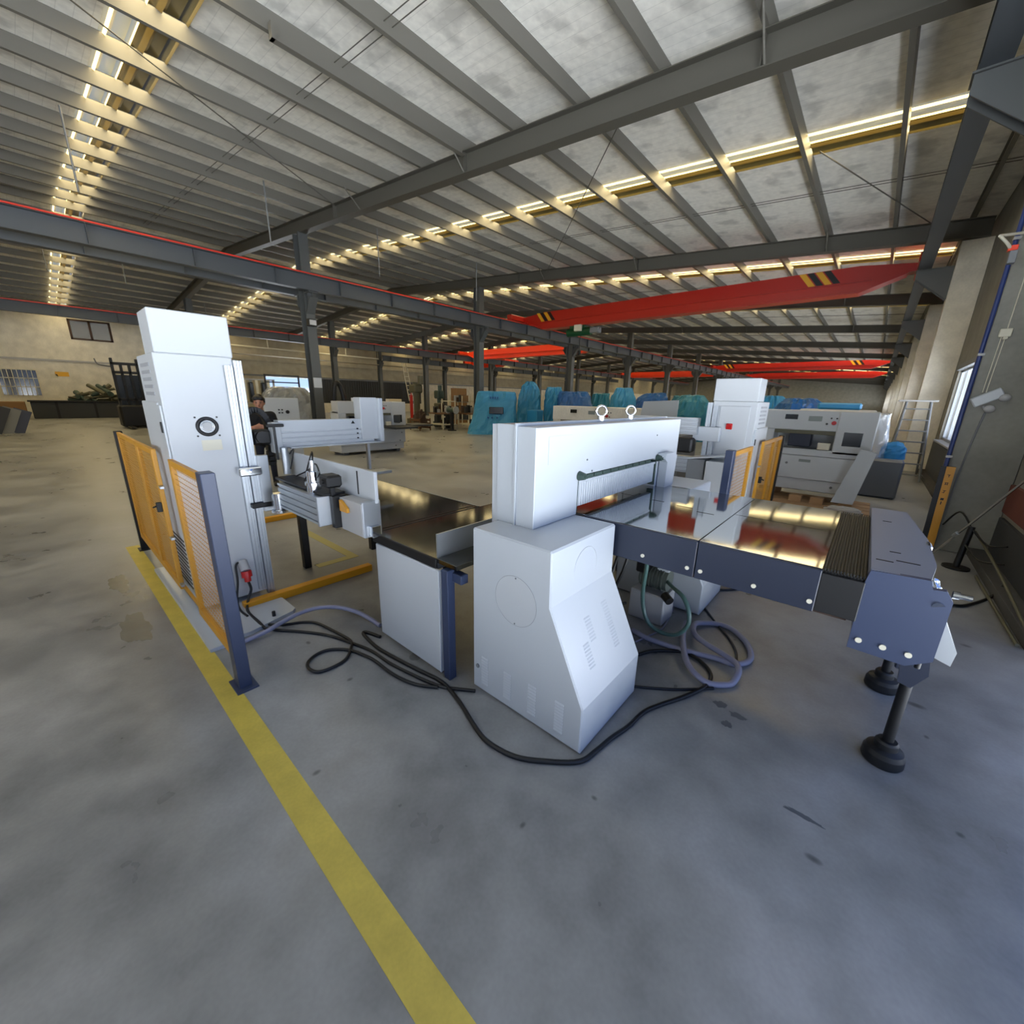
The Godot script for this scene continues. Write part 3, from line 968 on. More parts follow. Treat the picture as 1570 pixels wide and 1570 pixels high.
	for z in [-2.685, -3.16]:
		g = G.new()
		g.cyl(v3(-1.49, 1.66, z), v3(-1.49, 1.69, z), 0.024, 14)
		g.torus(v3(-1.49, 1.728, z), Vector3.BACK.rotated(Vector3.UP, 0.7), 0.036, 0.0095, 24, 8)
		obj("eye_bolt", g, M.chrome, t)
	# clamp: comb of vertical fingers below a row of dark blocks
	g = G.new()
	for q in 42:
		var z: float = -2.205 - 1.225 * q / 42.0
		g.box(v3(-1.372, 1.13, z), v3(-1.352, 1.292, z - 0.021), 0.003)
	g.box(v3(-1.36, 1.285, -2.21), v3(-1.346, 1.303, -3.43), 0.002)
	g.box(v3(-1.39, 1.13, -2.205), v3(-1.372, 1.3, -3.43), 0.0)
	obj("clamp_comb", g, M.white_paint, t)
	for q in 9:
		bx("clamp_block", v3(-1.375, 1.303, -2.30 - q * 0.118), v3(-1.352, 1.33, -2.40 - q * 0.118), M.dark_green, t, 0.002)
	bx("end_plate", v3(-1.4, 1.1, -3.435), v3(-1.345, 1.32, -3.455), M.dark_green, t, 0.002)
	bx("end_plate", v3(-1.4, 1.1, -2.203), v3(-1.345, 1.30, -2.2), M.dark_green, t, 0.001)
	# knife carrier and beam behind, seen dark in the opening
	bx("knife_bar", v3(-1.48, 1.16, -2.21), v3(-1.40, 1.36, -3.46), M.steel_plate, t, 0.004)
	for s in [[-2.205, -1.0], [-3.45, 1.0]]:
		g = G.new()
		g.cyl(v3(-1.345, 1.335, s[0]), v3(-1.3, 1.335, s[0]), 0.032, 14, 0.02)
		g.cyl(v3(-1.3, 1.335, s[0]), v3(-1.285, 1.335, s[0]), 0.012, 10)
		obj("lamp_socket", g, M.dark_green, t)
	# light curtain housing on the far leg
	g = G.new()
	g.extr([Vector2(3.5, 0.99), Vector2(3.5, 1.30), Vector2(3.44, 1.335), Vector2(3.46, 1.375), Vector2(3.66, 1.375), Vector2(3.72, 1.34), Vector2(3.68, 0.99)], v3(-1.34, 0, 0), Vector3.FORWARD, Vector3.UP, v3(0.07, 0, 0))
	obj("light_curtain", g, M.white_paint, t)
	for p in [[1.43, -2.29], [1.35, -2.36], [1.53, -3.4]]:
		g = G.new()
		g.cyl(v3(-1.348, p[0], p[1]), v3(-1.342, p[0], p[1]), 0.006, 8)
		obj("screw", g, M.grey_mid, t)
	# front table: two polished plates with a seam, navy skirts, ribbed dark strip
	bx("table_plate", v3(-1.62, 1.05, -2.24), v3(-0.59, 1.08, -3.62), M.steel_polished, t, 0.002)
	bx("table_plate", v3(-0.586, 1.05, -2.24), v3(-0.045, 1.08, -3.62), M.steel_polished, t, 0.002)
	g = G.new()
	for q in 13:
		g.box(v3(-0.04 + q * 0.0115, 1.05, -2.25), v3(-0.033 + q * 0.0115, 1.082, -3.62), 0.001)
	g.box(v3(-0.045, 1.045, -2.25), v3(0.11, 1.07, -3.62), 0.0)
	obj("ribbed_strip", g, M.black, t)
	for p in [[-1.12, -2.97], [-0.9, -2.93], [-0.74, -2.86], [-1.37, -3.0]]:
		bx("table_slot", v3(p[0] - 0.055, 1.079, p[1] - 0.004), v3(p[0] + 0.055, 1.0812, p[1] + 0.004), M.black, t, 0.0)
	bx("table_slot", v3(-0.58, 1.079, -2.97), v3(-0.1, 1.0808, -2.975), M.black, t, 0.0)
	for s in [[-1.3, -0.59], [-0.585, -0.045]]:
		for z in [[-2.245, -2.225], [-3.62, -3.635]]:
			bx("skirt", v3(s[0], 0.865, z[0]), v3(s[1], 1.075, z[1]), M.navy, t, 0.003)
	bx("skirt_end", v3(-0.045, 0.87, -2.25), v3(0.11, 1.06, -2.235), M.black, t, 0.003)
	for p in [-0.884, -0.625, -0.555, -0.297, -0.065]:
		g = G.new()
		g.cyl(v3(p, 0.914, -2.226), v3(p, 0.914, -2.219), 0.011, 12)
		obj("bolt", g, M.pipe_white, t)
	bx("under_frame", v3(-1.3, 0.845, -2.28), v3(0.08, 0.862, -3.58), M.iron_brown, t, 0.002)
	# end box with its fittings and two adjustable feet
	g = G.new()
	g.extr([Vector2(0.105, 0.74), Vector2(0.105, 1.05), Vector2(0.115, 1.12), Vector2(0.3, 1.13), Vector2(0.31, 1.095), Vector2(0.35, 1.10), Vector2(0.375, 1.06), Vector2(0.375, 0.79), Vector2(0.30, 0.735)], v3(0, 0, -2.24), Vector3.RIGHT, Vector3.UP, v3(0, 0, -0.03))
	obj("end_box_cheek", g, M.navy_blue, t)
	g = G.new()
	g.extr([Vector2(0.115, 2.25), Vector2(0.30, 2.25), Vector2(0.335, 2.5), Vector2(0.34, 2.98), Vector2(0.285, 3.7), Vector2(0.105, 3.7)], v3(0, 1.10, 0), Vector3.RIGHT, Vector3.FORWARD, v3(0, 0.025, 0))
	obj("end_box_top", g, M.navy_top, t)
	g = G.new()
	g.box(v3(0.11, 0.76, -2.27), v3(0.3, 1.1, -3.68), 0.004)
	obj("end_box_body", g, M.navy, t)
	for p in [[0.16, 2.42, 0.03], [0.24, 2.46, 0.04], [0.2, 2.6, 0.02], [0.18, 3.3, 0.02]]:
		bx("table_slot", v3(p[0] - p[2], 1.1245, -p[1] - 0.006), v3(p[0] + p[2], 1.1265, -p[1] + 0.006), M.black, t, 0.0)
	for p in [0.137, 0.219, 0.301]:
		g = G.new()
		g.cyl(v3(p, 0.79, -2.241), v3(p, 0.79, -2.233), 0.012, 12)
		obj("bolt", g, M.pipe_white, t)
	for p in [[0.02, 2.26], [0.2, 2.26]]:
		g = G.new()
		g.cyl(v3(0.14 + p[0], 0.735, -p[1]), v3(0.14 + p[0], 0.762, -p[1]), 0.01, 8)
		obj("under_bolt", g, M.black, t)
	# silver hinge, grease nipple and folded steel tray at the outer end
	g = G.new()
	g.cyl(v3(0.318, 1.085, -2.38), v3(0.34, 1.03, -2.24), 0.02, 12)
	for q in 3:
		g.cyl(v3(0.318 + q * 0.006, 1.085 - q * 0.016, -2.38 + q * 0.04), v3(0.319 + q * 0.006, 1.08 - q * 0.016, -2.37 + q * 0.04), 0.026, 12)
	obj("hinge", g, M.chrome, t)
	g = G.new()
	g.cyl(v3(0.375, 1.075, -2.3), v3(0.395, 1.075, -2.3), 0.016, 10)
	g.cyl(v3(0.395, 1.075, -2.3), v3(0.43, 1.075, -2.3), 0.011, 10)
	obj("nipple", g, M.chrome, t)
	g = G.new()
	g.extr([Vector2(0.37, 0.985), Vector2(0.435, 0.845), Vector2(0.43, 0.78), Vector2(0.37, 0.80)], v3(0, 0, -2.27), Vector3.RIGHT, Vector3.UP, v3(0, 0, -0.9))
	obj("steel_tray", g, M.aluminium, t)
	g = G.new()
	g.box(v3(0.318, 1.06, -2.86), v3(0.35, 1.125, -2.95), 0.008)
	obj("corner_bracket", g, M.aluminium, t)
	for z in [-2.60, -3.36]:
		g = G.new()
		g.extr([Vector2(0.29, 0.76), Vector2(0.30, 0.63), Vector2(0.345, 0.62), Vector2(0.385, 0.70), Vector2(0.372, 0.8)], v3(0, 0, z - 0.045 + 0.36 * (1.0 if z > -3 else 0.0)), Vector3.RIGHT, Vector3.UP, v3(0, 0, -0.02))
		obj("gusset", g, M.navy, t)
		bx("leg_bracket", v3(0.31, 0.56, z - 0.05), v3(0.42, 0.79, z + 0.05), M.navy, t, 0.006)
		g = G.new()
		g.cyl(v3(0.375, 0.1, z), v3(0.375, 0.6, z), 0.024, 14)
		var leg := obj("leg", g, M.black, t)
		g = G.new()
		g.lathe([Vector2(0, 0), Vector2(0.082, 0.0), Vector2(0.088, 0.012), Vector2(0.086, 0.055), Vector2(0.076, 0.078), Vector2(0.05, 0.09), Vector2(0.048, 0.118), Vector2(0.04, 0.13), Vector2(0, 0.13)], v3(0.375, 0.0, z), 28)
		obj("rubber_foot", g, M.rubber, leg)

# ---- loading table behind the cutter ----
func build_rear_table() -> void:
	var t := thing("loading_table", "low loading table with polished steel top, black rim and white side panel", "table", v3(-2.2, 0, -2.3))
	bx("top", v3(-1.7, 0.80, -1.475), v3(-2.6, 0.83, -4.05), M.steel_plate, t, 0.002)
	bx("rim", v3(-1.88, 0.765, -1.46), v3(-2.6, 0.832, -1.475), M.black, t, 0.003)
	bx("rim", v3(-2.6, 0.765, -1.46), v3(-2.612, 0.834, -2.55), M.black, t, 0.003)
	g_panel(t)
	var g := G.new()
	g.extr([Vector2(1.485, 0.985), Vector2(1.485, 0.755), Vector2(2.05, 0.755), Vector2(2.05, 0.985)], v3(-1.9, 0, 0), Vector3.FORWARD, Vector3.UP, v3(0.012, 0, 0))
	obj("guard_plate", g, M.aluminium, t)
	g = G.new()
	g.cyl(v3(-1.9, 0.8, -1.6), v3(-1.906, 0.8, -1.6), 0.01, 10)
	obj("screw", g, M.black, t)
	bx("cross_beam", v3(-1.69, 0.70, -1.5), v3(-1.86, 0.76, -1.56), M.navy_blue, t)
	for p in [[-1.80, -1.49], [-2.5, -1.55], [-1.80, -3.9], [-2.5, -3.9]]:
		bx("leg", v3(p[0] - 0.03, 0.0, p[1] - 0.03), v3(p[0] + 0.03, 0.78, p[1] + 0.03), M.navy_blue, t)
	for p in [[-1.83, -1.44], [-2.42, -1.5]]:
		g = G.new()
		g.cyl(v3(p[0], 0.0, p[1] - 0.04), v3(p[0], 0.03, p[1] - 0.04), 0.022, 12)
		obj("levelling_foot", g, M.chrome, t)

func g_panel(t: Node3D) -> void:
	var g := G.new()
	g.box(v3(-1.845, 0.035, -1.45), v3(-2.56, 0.765, -1.47), 0.004)
	g.box(v3(-1.845, 0.035, -1.45), v3(-1.85, 0.765, -1.52), 0.001)
	obj("side_panel", g, M.white_panel, t)
	# jogger plate further out, carried on slim black legs
	var j := thing("jogger_table", "wide polished steel jogger plate on black legs beside the loading table", "table", v3(-3.5, 0, -2.0))
	bx("top", v3(-2.62, 0.80, -1.5), v3(-4.42, 0.828, -2.55), M.steel_plate, j, 0.002)
	bx("edge_strip", v3(-2.62, 0.8, -2.55), v3(-4.42, 0.832, -2.56), M.aluminium, j, 0.001)
	bx("edge_strip", v3(-2.66, 0.829, -1.5), v3(-2.668, 0.8305, -2.55), M.black, j, 0.0)
	for p in [[-2.9, -2.4], [-4.3, -2.4], [-4.3, -1.62]]:
		bx("leg", v3(p[0] - 0.035, 0.0, p[1] - 0.035), v3(p[0] + 0.035, 0.8, p[1] + 0.035), M.black, j)

# ---- lifting tower; xf places the tower's own frame, where the wide face looks to +x and the narrow outer face to +z ----
func tower(t: Node3D, xf: Transform3D, fan: bool, h: float) -> void:
	var k := h / 2.35
	var g := G.new(); g.xf = xf
	g.box(v3(-3.875, 2.06 * k, -0.624), v3(-4.21, 2.35 * k, -1.10), 0.006)
	obj("top_box", g, M.white_panel, t)
	g = G.new(); g.xf = xf
	g.box(v3(-3.868, 0.08, -0.61), v3(-4.5, 2.06 * k, -1.09), 0.006)
	var body := obj("cabinet", g, M.white_panel, t)
	g = G.new(); g.xf = xf
	g.box(v3(-4.0, 0.06, -0.60), v3(-4.62, 1.72 * k, -1.0), 0.006)
	obj("rear_cabinet", g, M.white_panel, t)
	g = G.new(); g.xf = xf
	for q in 5:
		g.box(v3(-4.05, (2.0 - q * 0.052) * k, -0.611), v3(-4.38, (1.975 - q * 0.052) * k, -0.606), 0.001)
	obj("vent_louvres", g, M.groove, body)
	g = G.new(); g.xf = xf
	for q in 12:
		g.box(v3(-4.06, (0.62 - q * 0.038) * k, -0.601), v3(-4.5, (0.605 - q * 0.038) * k, -0.597), 0.001)
	obj("vent_louvres", g, M.black, body)
	g = G.new(); g.xf = xf
	g.box(v3(-3.9, 1.30 * k, -0.61), v3(-3.985, 1.70 * k, -0.596), 0.003)
	var door := obj("door_strip", g, M.white_paint, t)
	g = G.new(); g.xf = xf
	g.box(v3(-3.93, 1.5 * k, -0.598), v3(-3.965, 1.58 * k, -0.588), 0.004)
	obj("latch", g, M.black, door)
	# grooved aluminium guide rails up the face
	for r in [[-1.02, -1.075, 2.0, 0.11], [-1.085, -1.14, 2.04, 0.05]]:
		g = G.new(); g.xf = xf
		var w: float = (r[0] - r[1]) / 5.0
		var prof := []
		for q in 5:
			var d: float = 0.035 if q % 2 == 0 else 0.026
			prof.append(Vector2(r[0] - w * q, d))
			prof.append(Vector2(r[0] - w * (q + 1), d))
		prof.append(Vector2(r[1], -0.01))
		prof.append(Vector2(r[0], -0.01))
		g.extr(prof, v3(-3.868, r[3], 0), Vector3.BACK, Vector3.RIGHT, v3(0, r[2] * k - r[3], 0))
		obj("guide_rail", g, M.aluminium, t)
	if fan:
		var fc := v3(-3.867, 1.542, -0.854)
		g = G.new()
		g.torus(fc, Vector3.RIGHT, 0.062, 0.013, 28, 8)
		var fr := obj("fan", g, M.black, t)
		g = G.new()
		g.cyl(fc - v3(0.004, 0, 0), fc + v3(0.008, 0, 0), 0.032, 20)
		obj("fan_hub", g, M.grey_light, fr)
		for rr in [0.036, 0.046, 0.054]:
			g = G.new()
			g.torus(fc + v3(0.004, 0, 0), Vector3.RIGHT, rr, 0.0022, 28, 5)
			obj("guard_ring", g, M.chrome, fr)
		for p in [[-0.07, 0.07], [0.07, 0.07], [-0.07, -0.07], [0.07, -0.07]]:
			g = G.new()
			g.cyl(fc + v3(0, p[0], p[1]), fc + v3(0.004, p[0], p[1]), 0.007, 10)
			obj("screw", g, M.black, fr)
		bx("label_plate", v3(-3.868, 1.36, -0.80), v3(-3.8655, 1.44, -0.93), M.pipe_white, t, 0.0)
	else:
		g = G.new(); g.xf = xf
		g.box(v3(-3.868, 0.9, -0.68), v3(-3.856, 2.0 * k, -1.0), 0.003)
		obj("door", g, M.white_panel, t)
		g = G.new(); g.xf = xf
		g.box(v3(-3.866, 1.5, -0.84), v3(-3.85, 1.57, -0.91), 0.006)
		g.cyl(v3(-3.85, 1.535, -0.875), v3(-3.835, 1.535, -0.875), 0.03, 16)
		obj("rotary_switch", g, M.red_plastic, t)

func mesh_panel(t: Node3D, xf: Transform3D, x0: float, x1: float, y0: float, y1: float, z: float, pitch := 0.026) -> void:
	var g := G.new(); g.xf = xf
	g.box(v3(x0, y0, z - 0.015), v3(x0 - 0.06, y1, z + 0.015), 0.003)
	g.box(v3(x1, y0, z - 0.015), v3(x1 + 0.06, y1, z + 0.015), 0.003)
	g.box(v3(x0 - 0.06, y0, z - 0.015), v3(x1 + 0.06, y0 + 0.07, z + 0.015), 0.003)
	g.box(v3(x0 - 0.06, y1 - 0.045, z - 0.015), v3(x1 + 0.06, y1, z + 0.015), 0.003)
	var fr := obj("panel_frame", g, M.fence_yellow, t)
	var m := G.new(); m.xf = xf
	var x := x0 - 0.075
	while x > x1 + 0.06:
		m.box(v3(x - 0.001, y0 + 0.05, z - 0.0014), v3(x + 0.001, y1 - 0.04, z + 0.001), 0.0)
		x -= pitch * 1.3
	var y := y0 + 0.085
	while y < y1 - 0.045:
		m.box(v3(x0 - 0.05, y - 0.0014, z - 0.0004), v3(x1 + 0.05, y + 0.0014, z + 0.0024), 0.0)
		y += pitch
	obj("wire_mesh", m, M.fence_yellow, fr)

func fence_panels(label: String, xf: Transform3D, at: Vector3, far: float) -> void:
	var t := thing("safety_fence", label, "fence", at)
	var g := G.new(); g.xf = xf
	g.box(v3(-2.66, 0.01, -0.585), v3(-2.76, 1.375, -0.515), 0.004)
	g.box(v3(-2.62, 0, -0.61), v3(-2.80, 0.012, -0.49), 0.002)
	obj("post", g, M.navy_blue, t)
	g = G.new(); g.xf = xf
	g.box(v3(-2.76, 0.07, -0.57), v3(-2.782, 1.36, -0.53), 0.002)
	obj("post_lining", g, M.black, t)
	mesh_panel(t, xf, -2.785, -3.6, 0.16, 1.35, -0.55, 0.036)
	mesh_panel(t, xf, -4.2, -4.95, 0.16, 1.36, -0.55)
	mesh_panel(t, xf, -4.96, far, 0.16, 1.36, -0.55)
	g = G.new(); g.xf = xf
	g.box(v3(far, 0, -0.585), v3(far - 0.06, 1.37, -0.515), 0.003)
	g.box(v3(far + 0.04, 0, -0.61), v3(far - 0.1, 0.012, -0.49), 0.002)
	obj("post", g, M.black, t)
	for y in [1.05, 0.62, 0.2]:
		g = G.new(); g.xf = xf
		g.box(v3(-4.14, y, -0.56), v3(-4.21, y + 0.02, -0.535), 0.002)
		obj("hinge", g, M.aluminium, t)
	g = G.new(); g.xf = xf
	g.box(v3(-4.22, 0.85, -0.535), v3(-4.25, 0.93, -0.5), 0.004)
	g.cyl(v3(-4.235, 0.9, -0.5), v3(-4.3, 0.88, -0.49), 0.008, 8)
	obj("latch_handle", g, M.black, t)
	g = G.new(); g.xf = xf
	g.cyl(v3(-4.05, 0.0, -0.62), v3(-4.05, 0.01, -0.62), 0.01, 6)
	g.box(v3(-3.6, 0.165, -0.57), v3(-4.2, 0.2, -0.555), 0.002)
	obj("bottom_rail", g, M.fence_yellow, t)

func build_tower() -> void:
	var t := thing("gripper_tower", "tall white lifting tower with fan, aluminium rails and gripper arms", "machine tower", v3(-4.1, 0, -0.85))
	tower(t, Transform3D.IDENTITY, true, 2.35)
	# base plates on the floor
	var g := G.new()
	g.extr([Vector2(-3.3, 0.70), Vector2(-3.3, 0.77), Vector2(-3.4, 1.12), Vector2(-3.43, 1.15), Vector2(-3.7, 1.15), Vector2(-4.3, 0.9), Vector2(-4.3, 0.60), Vector2(-3.4, 0.60)], v3(0, 0, 0), Vector3.RIGHT, Vector3.FORWARD, v3(0, 0.03, 0))
	obj("base_plate", g, M.white_paint, t)
	bx("base_plate", v3(-3.25, 0, -0.50), v3(-5.3, 0.03, -0.6), M.white_paint, t, 0.003)
	g = G.new()
	g.cyl(v3(-3.42, 0.03, -0.98), v3(-3.42, 0.07, -0.98), 0.014, 10)
	obj("anchor_bolt", g, M.black, t)
	bx("floor_rail", v3(-3.72, 0, -0.86), v3(-3.8, 0.07, -2.05), M.rail_yellow, t, 0.004)
	bx("floor_rail", v3(-6.3, 0, -1.8), v3(-6.38, 0.07, -2.5), M.rail_yellow, t, 0.004)
	# power socket with red plug
	g = G.new()
	g.cyl(v3(-3.868, 0.40, -0.93), v3(-3.80, 0.33, -0.93), 0.036, 16)
	obj("socket", g, M.grey_light, t)
	g = G.new()
	g.cyl(v3(-3.80, 0.33, -0.93), v3(-3.79, 0.28, -0.93), 0.04, 16)
	g.cyl(v3(-3.79, 0.285, -0.93), v3(-3.785, 0.24, -0.93), 0.026, 16)
	obj("plug", g, M.red_plastic, t)
	g = G.new()
	g.tube([v3(-3.785, 0.24, -0.93), v3(-3.78, 0.16, -0.94), v3(-3.76, 0.08, -0.9), v3(-3.66, 0.03, -0.86), v3(-3.4, 0.034, -0.86), v3(-3.3, 0.014, -0.87)], 0.011, 8)
	obj("power_cable", g, M.cable, t)
	g = G.new()
	g.tube([v3(-3.86, 0.40, -0.9), v3(-3.83, 0.38, -0.87), v3(-3.81, 0.25, -0.86), v3(-3.79, 0.1, -0.83), v3(-3.7, 0.04, -0.82), v3(-3.56, 0.035, -0.83)], 0.009, 8)
	obj("power_cable", g, M.cable, t)
	# carriage running on the rails
	bx("carriage", v3(-3.79, 0.82, -1.14), v3(-3.84, 1.30, -1.22), M.aluminium, t, 0.004)
	bx("carriage", v3(-3.78, 0.86, -1.05), v3(-3.84, 0.9, -1.2), M.black, t, 0.004)
	g = G.new()
	g.box(v3(-3.83, 1.14, -0.99), v3(-3.77, 1.21, -1.16), 0.01)
	g.cyl(v3(-3.77, 1.175, -1.09), v3(-3.745, 1.175, -1.09), 0.022, 12)
	obj("rail_clamp", g, M.chrome, t)
	g = G.new()
	g.cyl(v3(-3.62, 0.86, -1.2), v3(-3.62, 1.0, -1.2), 0.045, 14)
	g.lathe([Vector2(0, 0), Vector2(0.06, 0.0), Vector2(0.06, 0.02), Vector2(0.045, 0.03)], v3(-3.62, 0.84, -1.2), 14)
	obj("bearing", g, M.chrome, t)
	# lower arm: grooved profile, end cap, clamp block, tall thin plate
	g = G.new()
	var pr := [Vector2(-1.3, 0.885), Vector2(-1.2, 0.885)]
	for q in 4:
		var y: float = 0.89 + q * 0.05
		pr.append_array([Vector2(-1.2, y + 0.012), Vector2(-1.212, y + 0.014), Vector2(-1.212, y + 0.03), Vector2(-1.2, y + 0.032)])
	pr.append_array([Vector2(-1.2, 1.09), Vector2(-1.3, 1.09)])
	g.extr(pr, v3(-3.6, 0, 0), Vector3.BACK, Vector3.UP, v3(0.72, 0, 0))
	var arm := obj("arm_profile", g, M.aluminium, t)
	bx("end_cap", v3(-2.88, 0.88, -1.19), v3(-2.85, 1.1, -1.31), M.aluminium, arm, 0.004)
	bx("top_track", v3(-3.75, 1.095, -1.24), v3(-2.85, 1.115, -1.40), M.black, t, 0.003)
	bx("arm_plate", v3(-3.95, 1.08, -1.43), v3(-2.48, 1.30, -1.455), M.white_panel, t, 0.003)
	bx("arm_plate_slot", v3(-2.70, 1.11, -1.428), v3(-2.715, 1.28, -1.431), M.black, t, 0.0)
	g = G.new()
	g.box(v3(-2.80, 0.85, -1.33), v3(-2.50, 1.09, -1.345), 0.003)
	g.box(v3(-2.80, 0.85, -1.345), v3(-2.52, 1.09, -1.46), 0.003)
	obj("clamp_block", g, M.grey_light, t)
	bx("clamp_face", v3(-2.52, 0.845, -1.335), v3(-2.49, 1.10, -1.47), M.aluminium, t, 0.004)
	bx("clamp_foot", v3(-2.49, 0.85, -1.37), v3(-2.45, 0.93, -1.44), M.chrome, t, 0.004)
	bx("spacer", v3(-2.85, 0.86, -1.28), v3(-2.80, 1.1, -1.38), M.black, t, 0.004)
	g = G.new()
	g.cyl(v3(-3.06, 1.08, -1.27), v3(-3.06, 1.15, -1.27), 0.05, 18)
	g.cyl(v3(-3.06, 1.15, -1.27), v3(-3.06, 1.17, -1.27), 0.062, 18)
	g.cyl(v3(-3.06, 1.17, -1.27), v3(-3.06, 1.25, -1.27), 0.045, 18)
	g.cyl(v3(-3.06, 1.25, -1.27), v3(-3.06, 1.33, -1.27), 0.016, 12)
	obj("air_cylinder", g, M.chrome, t)
	g = G.new()
	g.box(v3(-2.93, 1.16, -1.25), v3(-2.79, 1.25, -1.36), 0.015)
	g.cyl(v3(-2.86, 1.205, -1.25), v3(-2.86, 1.205, -1.235), 0.018, 12)
	g.box(v3(-2.83, 1.09, -1.29), v3(-2.87, 1.18, -1.32), 0.004)
	obj("motor", g, M.black, t)
	g = G.new()
	g.extr([Vector2(-2.76, 1.0), Vector2(-2.66, 1.0), Vector2(-2.66, 1.03), Vector2(-2.73, 1.07), Vector2(-2.76, 1.08)], v3(0, 0, -1.325), Vector3.RIGHT, Vector3.UP, v3(0, 0, 0.02))
	obj("warning_bracket", g, M.fence_yellow, t)
	for q in [[v3(-3.2, 1.22, -1.28), v3(-3.3, 1.36, -1.38), v3(-3.4, 1.22, -1.4), v3(-3.6, 1.13, -1.36)], [v3(-3.0, 1.2, -1.3), v3(-3.15, 1.29, -1.33), v3(-3.3, 1.14, -1.3)], [v3(-3.55, 1.2, -1.3), v3(-3.6, 1.35, -1.36), v3(-3.75, 1.3, -1.38)]]:
		g = G.new()
		g.tube(q, 0.006, 6)
		obj("air_line", g, M.cable, t)
	# upper gripper beam along the hall
	g = G.new()
	pr = [Vector2(-3.86, 1.345), Vector2(-3.86, 1.36)]
	for q in 3:
		var y2: float = 1.375 + q * 0.045
		pr.append_array([Vector2(-3.86, y2), Vector2(-3.872, y2 + 0.003), Vector2(-3.872, y2 + 0.012), Vector2(-3.86, y2 + 0.015)])
	pr.append_array([Vector2(-3.86, 1.575), Vector2(-3.96, 1.575), Vector2(-3.96, 1.345)])
	g.extr(pr, v3(0, 0, -1.36), Vector3.RIGHT, Vector3.UP, v3(0, 0, -0.9))
	var beam := obj("gripper_beam", g, M.white_paint, t)
	bx("beam_end_box", v3(-3.84, 1.37, -2.12), v3(-3.97, 1.78, -2.30), M.white_panel, beam, 0.004)
	bx("beam_end_plate", v3(-3.80, 1.345, -2.3), v3(-3.97, 1.775, -2.345), M.white_paint, beam, 0.004)
	bx("drip_tray", v3(-3.80, 1.335, -1.42), v3(-3.96, 1.347, -2.3), M.white_paint, beam, 0.002)
	g = G.new()
	for q in 3:
		g.cyl(v3(-3.86, 1.39 + q * 0.045, -2.08), v3(-3.85, 1.39 + q * 0.045, -2.08), 0.008, 8)
	g.extr([Vector2(2.02, 1.53), Vector2(2.06, 1.53), Vector2(2.04, 1.56)], v3(-3.859, 0, 0), Vector3.FORWARD, Vector3.UP, v3(0.002, 0, 0))
	obj("bolts", g, M.black, beam)
	bx("beam_bracket", v3(-3.84, 1.30, -1.30), v3(-3.94, 1.56, -1.37), M.white_paint, t, 0.006)
	g = G.new()
	g.cyl(v3(-3.80, 1.12, -1.36), v3(-3.80, 1.35, -1.36), 0.03, 14)
	obj("piston_rod", g, M.aluminium, t)
	g = G.new()
	g.box(v3(-3.79, 1.525, -1.24), v3(-3.82, 1.55, -1.38), 0.006)
	g.cyl(v3(-3.80, 1.25, -1.30), v3(-3.80, 1.53, -1.30), 0.011, 8)
	obj("handle", g, M.black, t)
	g = G.new()
	g.box(v3(-3.90, 1.05, -2.2), v3(-3.94, 1.34, -2.23), 0.003)
	g.box(v3(-3.82, 1.0, -2.2), v3(-3.98, 1.03, -2.42), 0.003)
	obj("gripper_finger", g, M.aluminium, t)
	# cable chain and lift motor behind the rail
	var ch := G.new()
	for q in 16:
		var f := PI * q / 15.0
		ch.xf = Transform3D(Basis(Vector3.RIGHT, f - PI / 2), v3(-4.05, 1.50 + 0.16 * sin(f), -1.24 - 0.10 * cos(f)))
		ch.bc(V, v3(0.07, 0.05, 0.036), 0.004)
	for q in 7:
		ch.xf = Transform3D(Basis.IDENTITY, v3(-4.05, 1.46 - 0.045 * q, -1.33))
		ch.bc(V, v3(0.07, 0.04, 0.05), 0.004)
	obj("cable_chain", ch, M.black, t)
	g = G.new()
	g.box(v3(-3.9, 1.37, -1.16), v3(-4.0, 1.5, -1.31), 0.02)
	g.cyl(v3(-3.9, 1.44, -1.23), v3(-3.87, 1.44, -1.23), 0.05, 14)
	obj("lift_motor", g, M.black, t)
	# safety fence round the tower
	fence_panels("yellow mesh safety fence with navy end post standing over the floor line", Transform3D.IDENTITY, v3(-3.6, 0, -0.55), -6.15)

